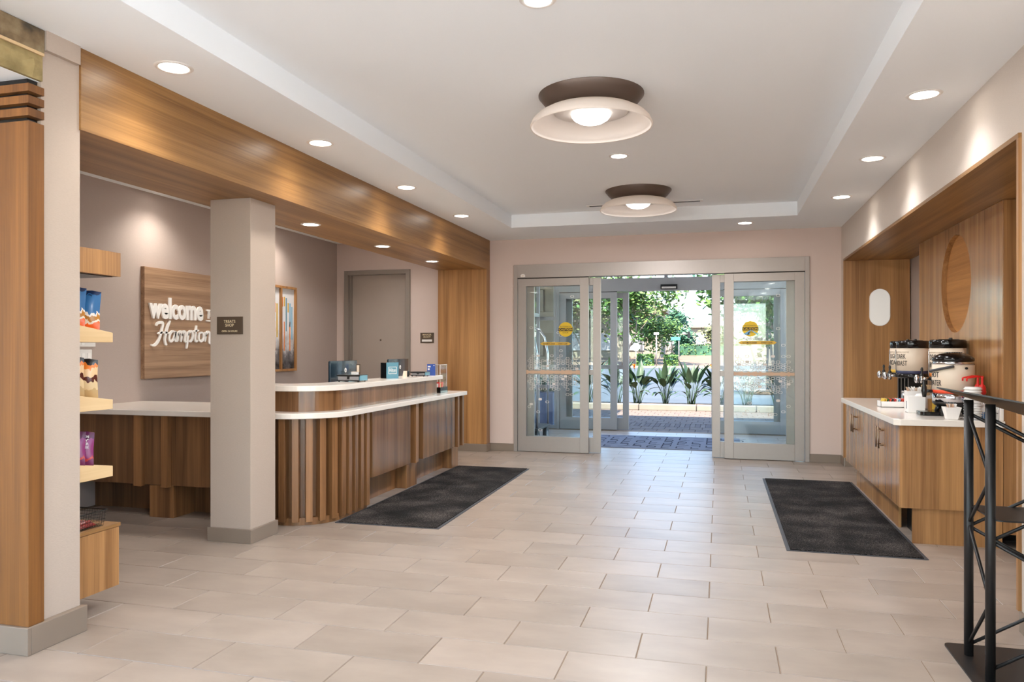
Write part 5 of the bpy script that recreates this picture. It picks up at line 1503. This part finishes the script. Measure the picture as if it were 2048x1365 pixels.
tree(-11.3, 65, gz(65), 8.6, 3.0, M['leaf_pale'], 2, 'pale multi-stemmed tree behind the sliding panel', lsz=.25)
tree(-7.3, 60, gz(60), 7.4, 2.6, M['leaf'], 3, 'green multi-stemmed tree at the left of the doorway view', leaves=3000, lsz=.23)
tree(-6.6, 67, gz(67), 5.7, 2.2, M['leaf_pale'], 4, 'greyish multi-stemmed tree left of the street light', leaves=2000, lsz=.22)
tree(-4.95, 62.5, gz(62.5), 3.8, 1.7, M['leaf'], 5, 'bright green tree near the traffic signal', leaves=1800)
tree(-6.4, 95, gz(95), 4.9, 2.6, M['leaf_dark'], 6, 'tall dark blue-green tree far up the road', 1, 2000, .27)
tree(-3.9, 87, gz(87), 3.2, 2.1, M['leaf_dark'], 7, 'round dark tree at the top of the road', 1, 1800, .25, .25)
tree(-.4, 89, gz(89), 2.8, 2.3, M['leaf_pale'], 8, 'pale tree at the end of the road', 1, 1600, .25)
tree(2.5, 34, .05, 6.1, 2.2, M['leaf_dark'], 9, 'green tree reaching in at the upper right of the doorway view', 2, 2600, .17, .36, (-.05, 0))
tree(1.25, 26, .05, 4.9, 1.6, M['leaf'], 10, 'white-stemmed tree seen through the tent logo glass', 2, 3000, .14)
tree(10.6, 30, .05, 6.4, 2.8, M['leaf'], 12, 'leafy tree beyond the right vestibule glass', 2, 2400, .2)
tree(-21.5, 60, gz(60), 9.0, 4.5, M['leaf'], 13, 'leafy tree beyond the left vestibule glass', 2, 2400, .3)
def hedge(x, y, z, w, d, h, seed, label):
    rr = random.Random(seed); mb = MB()
    for k in range(900):
        u, v, q = rr.uniform(-1, 1), rr.uniform(-1, 1), rr.uniform(0, 1)
        p_ = Vector((x + u * w / 2, y + v * d / 2, z + q * h))
        a = Vector((rr.uniform(-1, 1), rr.uniform(-1, 1), rr.uniform(-1, 1))).normalized(); b = a.orthogonal(); s = .11 * rr.uniform(.7, 1.3)
        mb.add([p_ - a * s, p_ + b * s * .6, p_ + a * s, p_ - b * s * .6], [(0, 1, 2, 3)])
    t = thing('hedge', label, 'hedge', (x, y, z)); mb.build('foliage', M['leaf'], t, kind='stuff')
    MB().box(x - w*.44, x + w*.44, y - d*.4, y + d*.4, z, z + h*.85).build('core', M['leaf_dark'], t)
hedge(-5.35, 57.6, gz(57.6), 1.2, 1.0, .95, 1, 'clipped hedge left of the street light')
hedge(-3.5, 58.2, gz(58.2), 1.0, 1.0, .85, 2, 'small rounded hedge below the bright green tree')
hedge(-1.9, 82.6, gz(82.6), 6.0, 1.3, 1.2, 3, 'long low hedge at the top of the road')
# street furniture
t = thing('street_light_pole', 'slim grey pole with a small sign box across the road', 'pole', (-4.5, 57.2, gz(57.2)))
MB().cyl((-4.5, 57.2, gz(57.2)), (-4.5, 57.2, 2.42), .055, .045, 10).build('pole', M['alu'], t)
bx(-4.68, -4.32, 57.12, 57.28, 2.42, 2.58).build('head', M['white'], t)
t = thing('traffic_signal', 'traffic signal hanging from a mast arm over the road', 'traffic light', (-4.6, 78, gz(78)))
MB().tube([(-4.6, 78, gz(78)), (-4.6, 78, 2.6), (-4.5, 78, 2.78), (-2.75, 78, 2.86)], .05, 8).build('mast', M['alu'], t)
bx(-3.05, -2.8, 77.85, 78.1, 2.42, 3.05).build('signal_head', M['black'], t)
bx(-3.55, -3.25, 77.92, 78.08, 2.84, 3.0).build('camera_box', M['white'], t)
t = thing('street_name_sign', 'green street name sign beyond the road', 'sign', (-3.0, 57.2, gz(57.2)))
bx(-3.43, -2.75, 57.13, 57.17, 2.0, 2.24).build('blade', M['street_green'], t)
MB().cyl((-2.86, 57.2, gz(57.2)), (-2.86, 57.2, 2.3), .035, seg=8).build('post', M['alu'], t)
t = thing('road_sign', 'back of a grey octagonal road sign across the road', 'sign', (-5.95, 56.6, gz(56.6)))
MB().prism_y([(-5.95 + .32 * math.cos(R(22.5 + 45*k)), 1.5 + .32 * math.sin(R(22.5 + 45*k))) for k in range(8)], 56.6, 56.62).build('plate', M['alu_dark'], t)
MB().cyl((-5.95, 56.645, gz(56.6)), (-5.95, 56.645, 1.8), .027, seg=8).build('post', M['alu'], t)
# far low building
t = thing('far_building', 'low beige building beyond the trees', 'building', (2.5, 105, 1.2))
bx(-4, 10, 105, 110, 1.2, 4.2).build('wall', M['stone'], t)
for k in range(5): bx(-3 + k * 2.6, -1.6 + k * 2.6, 104.9, 105, 1.9, 3.4).build('window', M['alu_dark'], t)
bx(-4.4, 10.4, 104.6, 110.4, 4.2, 4.5).build('roof', M['concrete'], t)
t = thing('far_building', 'long beige building behind the multi-stemmed trees', 'building', (-16, 75, .4))
bx(-30, -5.5, 75, 82, .4, 5).build('wall', M['stone'], t)
for k in range(8): bx(-29 + k * 2.9, -27.4 + k * 2.9, 74.9, 75, 1.2, 2.9).build('window', M['alu_dark'], t)
bx(-30.4, -5.1, 74.6, 82.4, 5, 5.4).build('roof', M['concrete'], t)
# stone pillar with planter outside the vestibule
t = thing('stone_pillar', 'pale coursed stone pillar outside the vestibule glass', 'pillar', (-3.8, 14.4, -.03))
bx(-4.6, -3.02, 14.0, 15.0, -.02, 3.4).build('core', M['stone'], t)
for r in range(8):
    for k in range(3):
        x0 = -4.62 + k * .54 - (.2 if r % 2 else 0)
        xa, xb = max(x0, -4.62), min(x0 + .53, -3.0)
        if xb - xa > .05: bx(xa, xb, 13.97, 14.0, r * .42 - .02, r * .42 + .39).build('stone_block', M['stone'], t, bevel=.008)
t = thing('planter', 'dark blue square planter outside the vestibule', 'planter', (-3.10, 13.6, -.03))
MB().prism([(-3.30, 13.38), (-2.90, 13.38), (-2.90, 13.80), (-3.30, 13.80)], -.02, .58).build('pot', plain('blue_pot', srgb(74, 84, 116), .5), t, bevel=.01)
mb = MB(); rr = random.Random(9)
for k in range(260):
    p_ = Vector((-3.10 + rr.gauss(0, .12), 13.59 + rr.gauss(0, .13), .62 + abs(rr.gauss(0, .09)))); a = Vector((rr.uniform(-1, 1), rr.uniform(-1, 1), rr.uniform(-1, 1))).normalized(); b = a.orthogonal(); s = .045
    mb.add([p_ - a * s, p_ + b * s * .5, p_ + a * s, p_ - b * s * .5], [(0, 1, 2, 3)])
mb.build('foliage', M['leaf_dark'], t, kind='stuff')
# luggage cart parked in the vestibule behind the fixed panel
t = thing('luggage_cart', 'chrome luggage cart parked in the vestibule behind the fixed glass panel', 'luggage cart', (-2.72, 10.75, 0))
for xx in (-2.93, -2.50):
    for yy in (10.45, 11.05):
        w = MB().cyl((xx - .025, yy, .105), (xx + .025, yy, .105), .105, seg=24).build('wheel', M['rubber'], t)
        MB().cyl((xx - .028, yy, .105), (xx + .028, yy, .105), .05, seg=16).build('hub', M['chrome'], w)
bx(-2.97, -2.46, 10.35, 11.15, .215, .25).build('deck', M['rubber'], t, bevel=.005)
for yy in (10.40, 11.10):
    MB().tube([(-2.95, yy, .25), (-2.95, yy, 1.3), (-2.90, yy, 1.55), (-2.82, yy, 1.66), (-2.715, yy, 1.70), (-2.61, yy, 1.66), (-2.53, yy, 1.55), (-2.48, yy, 1.3), (-2.48, yy, .25)], .016, 8).build('hoop', M['chrome'], t)
MB().cyl((-2.715, 10.40, 1.70), (-2.715, 11.10, 1.70), .016, seg=8).build('hanging_rail', M['chrome'], t)
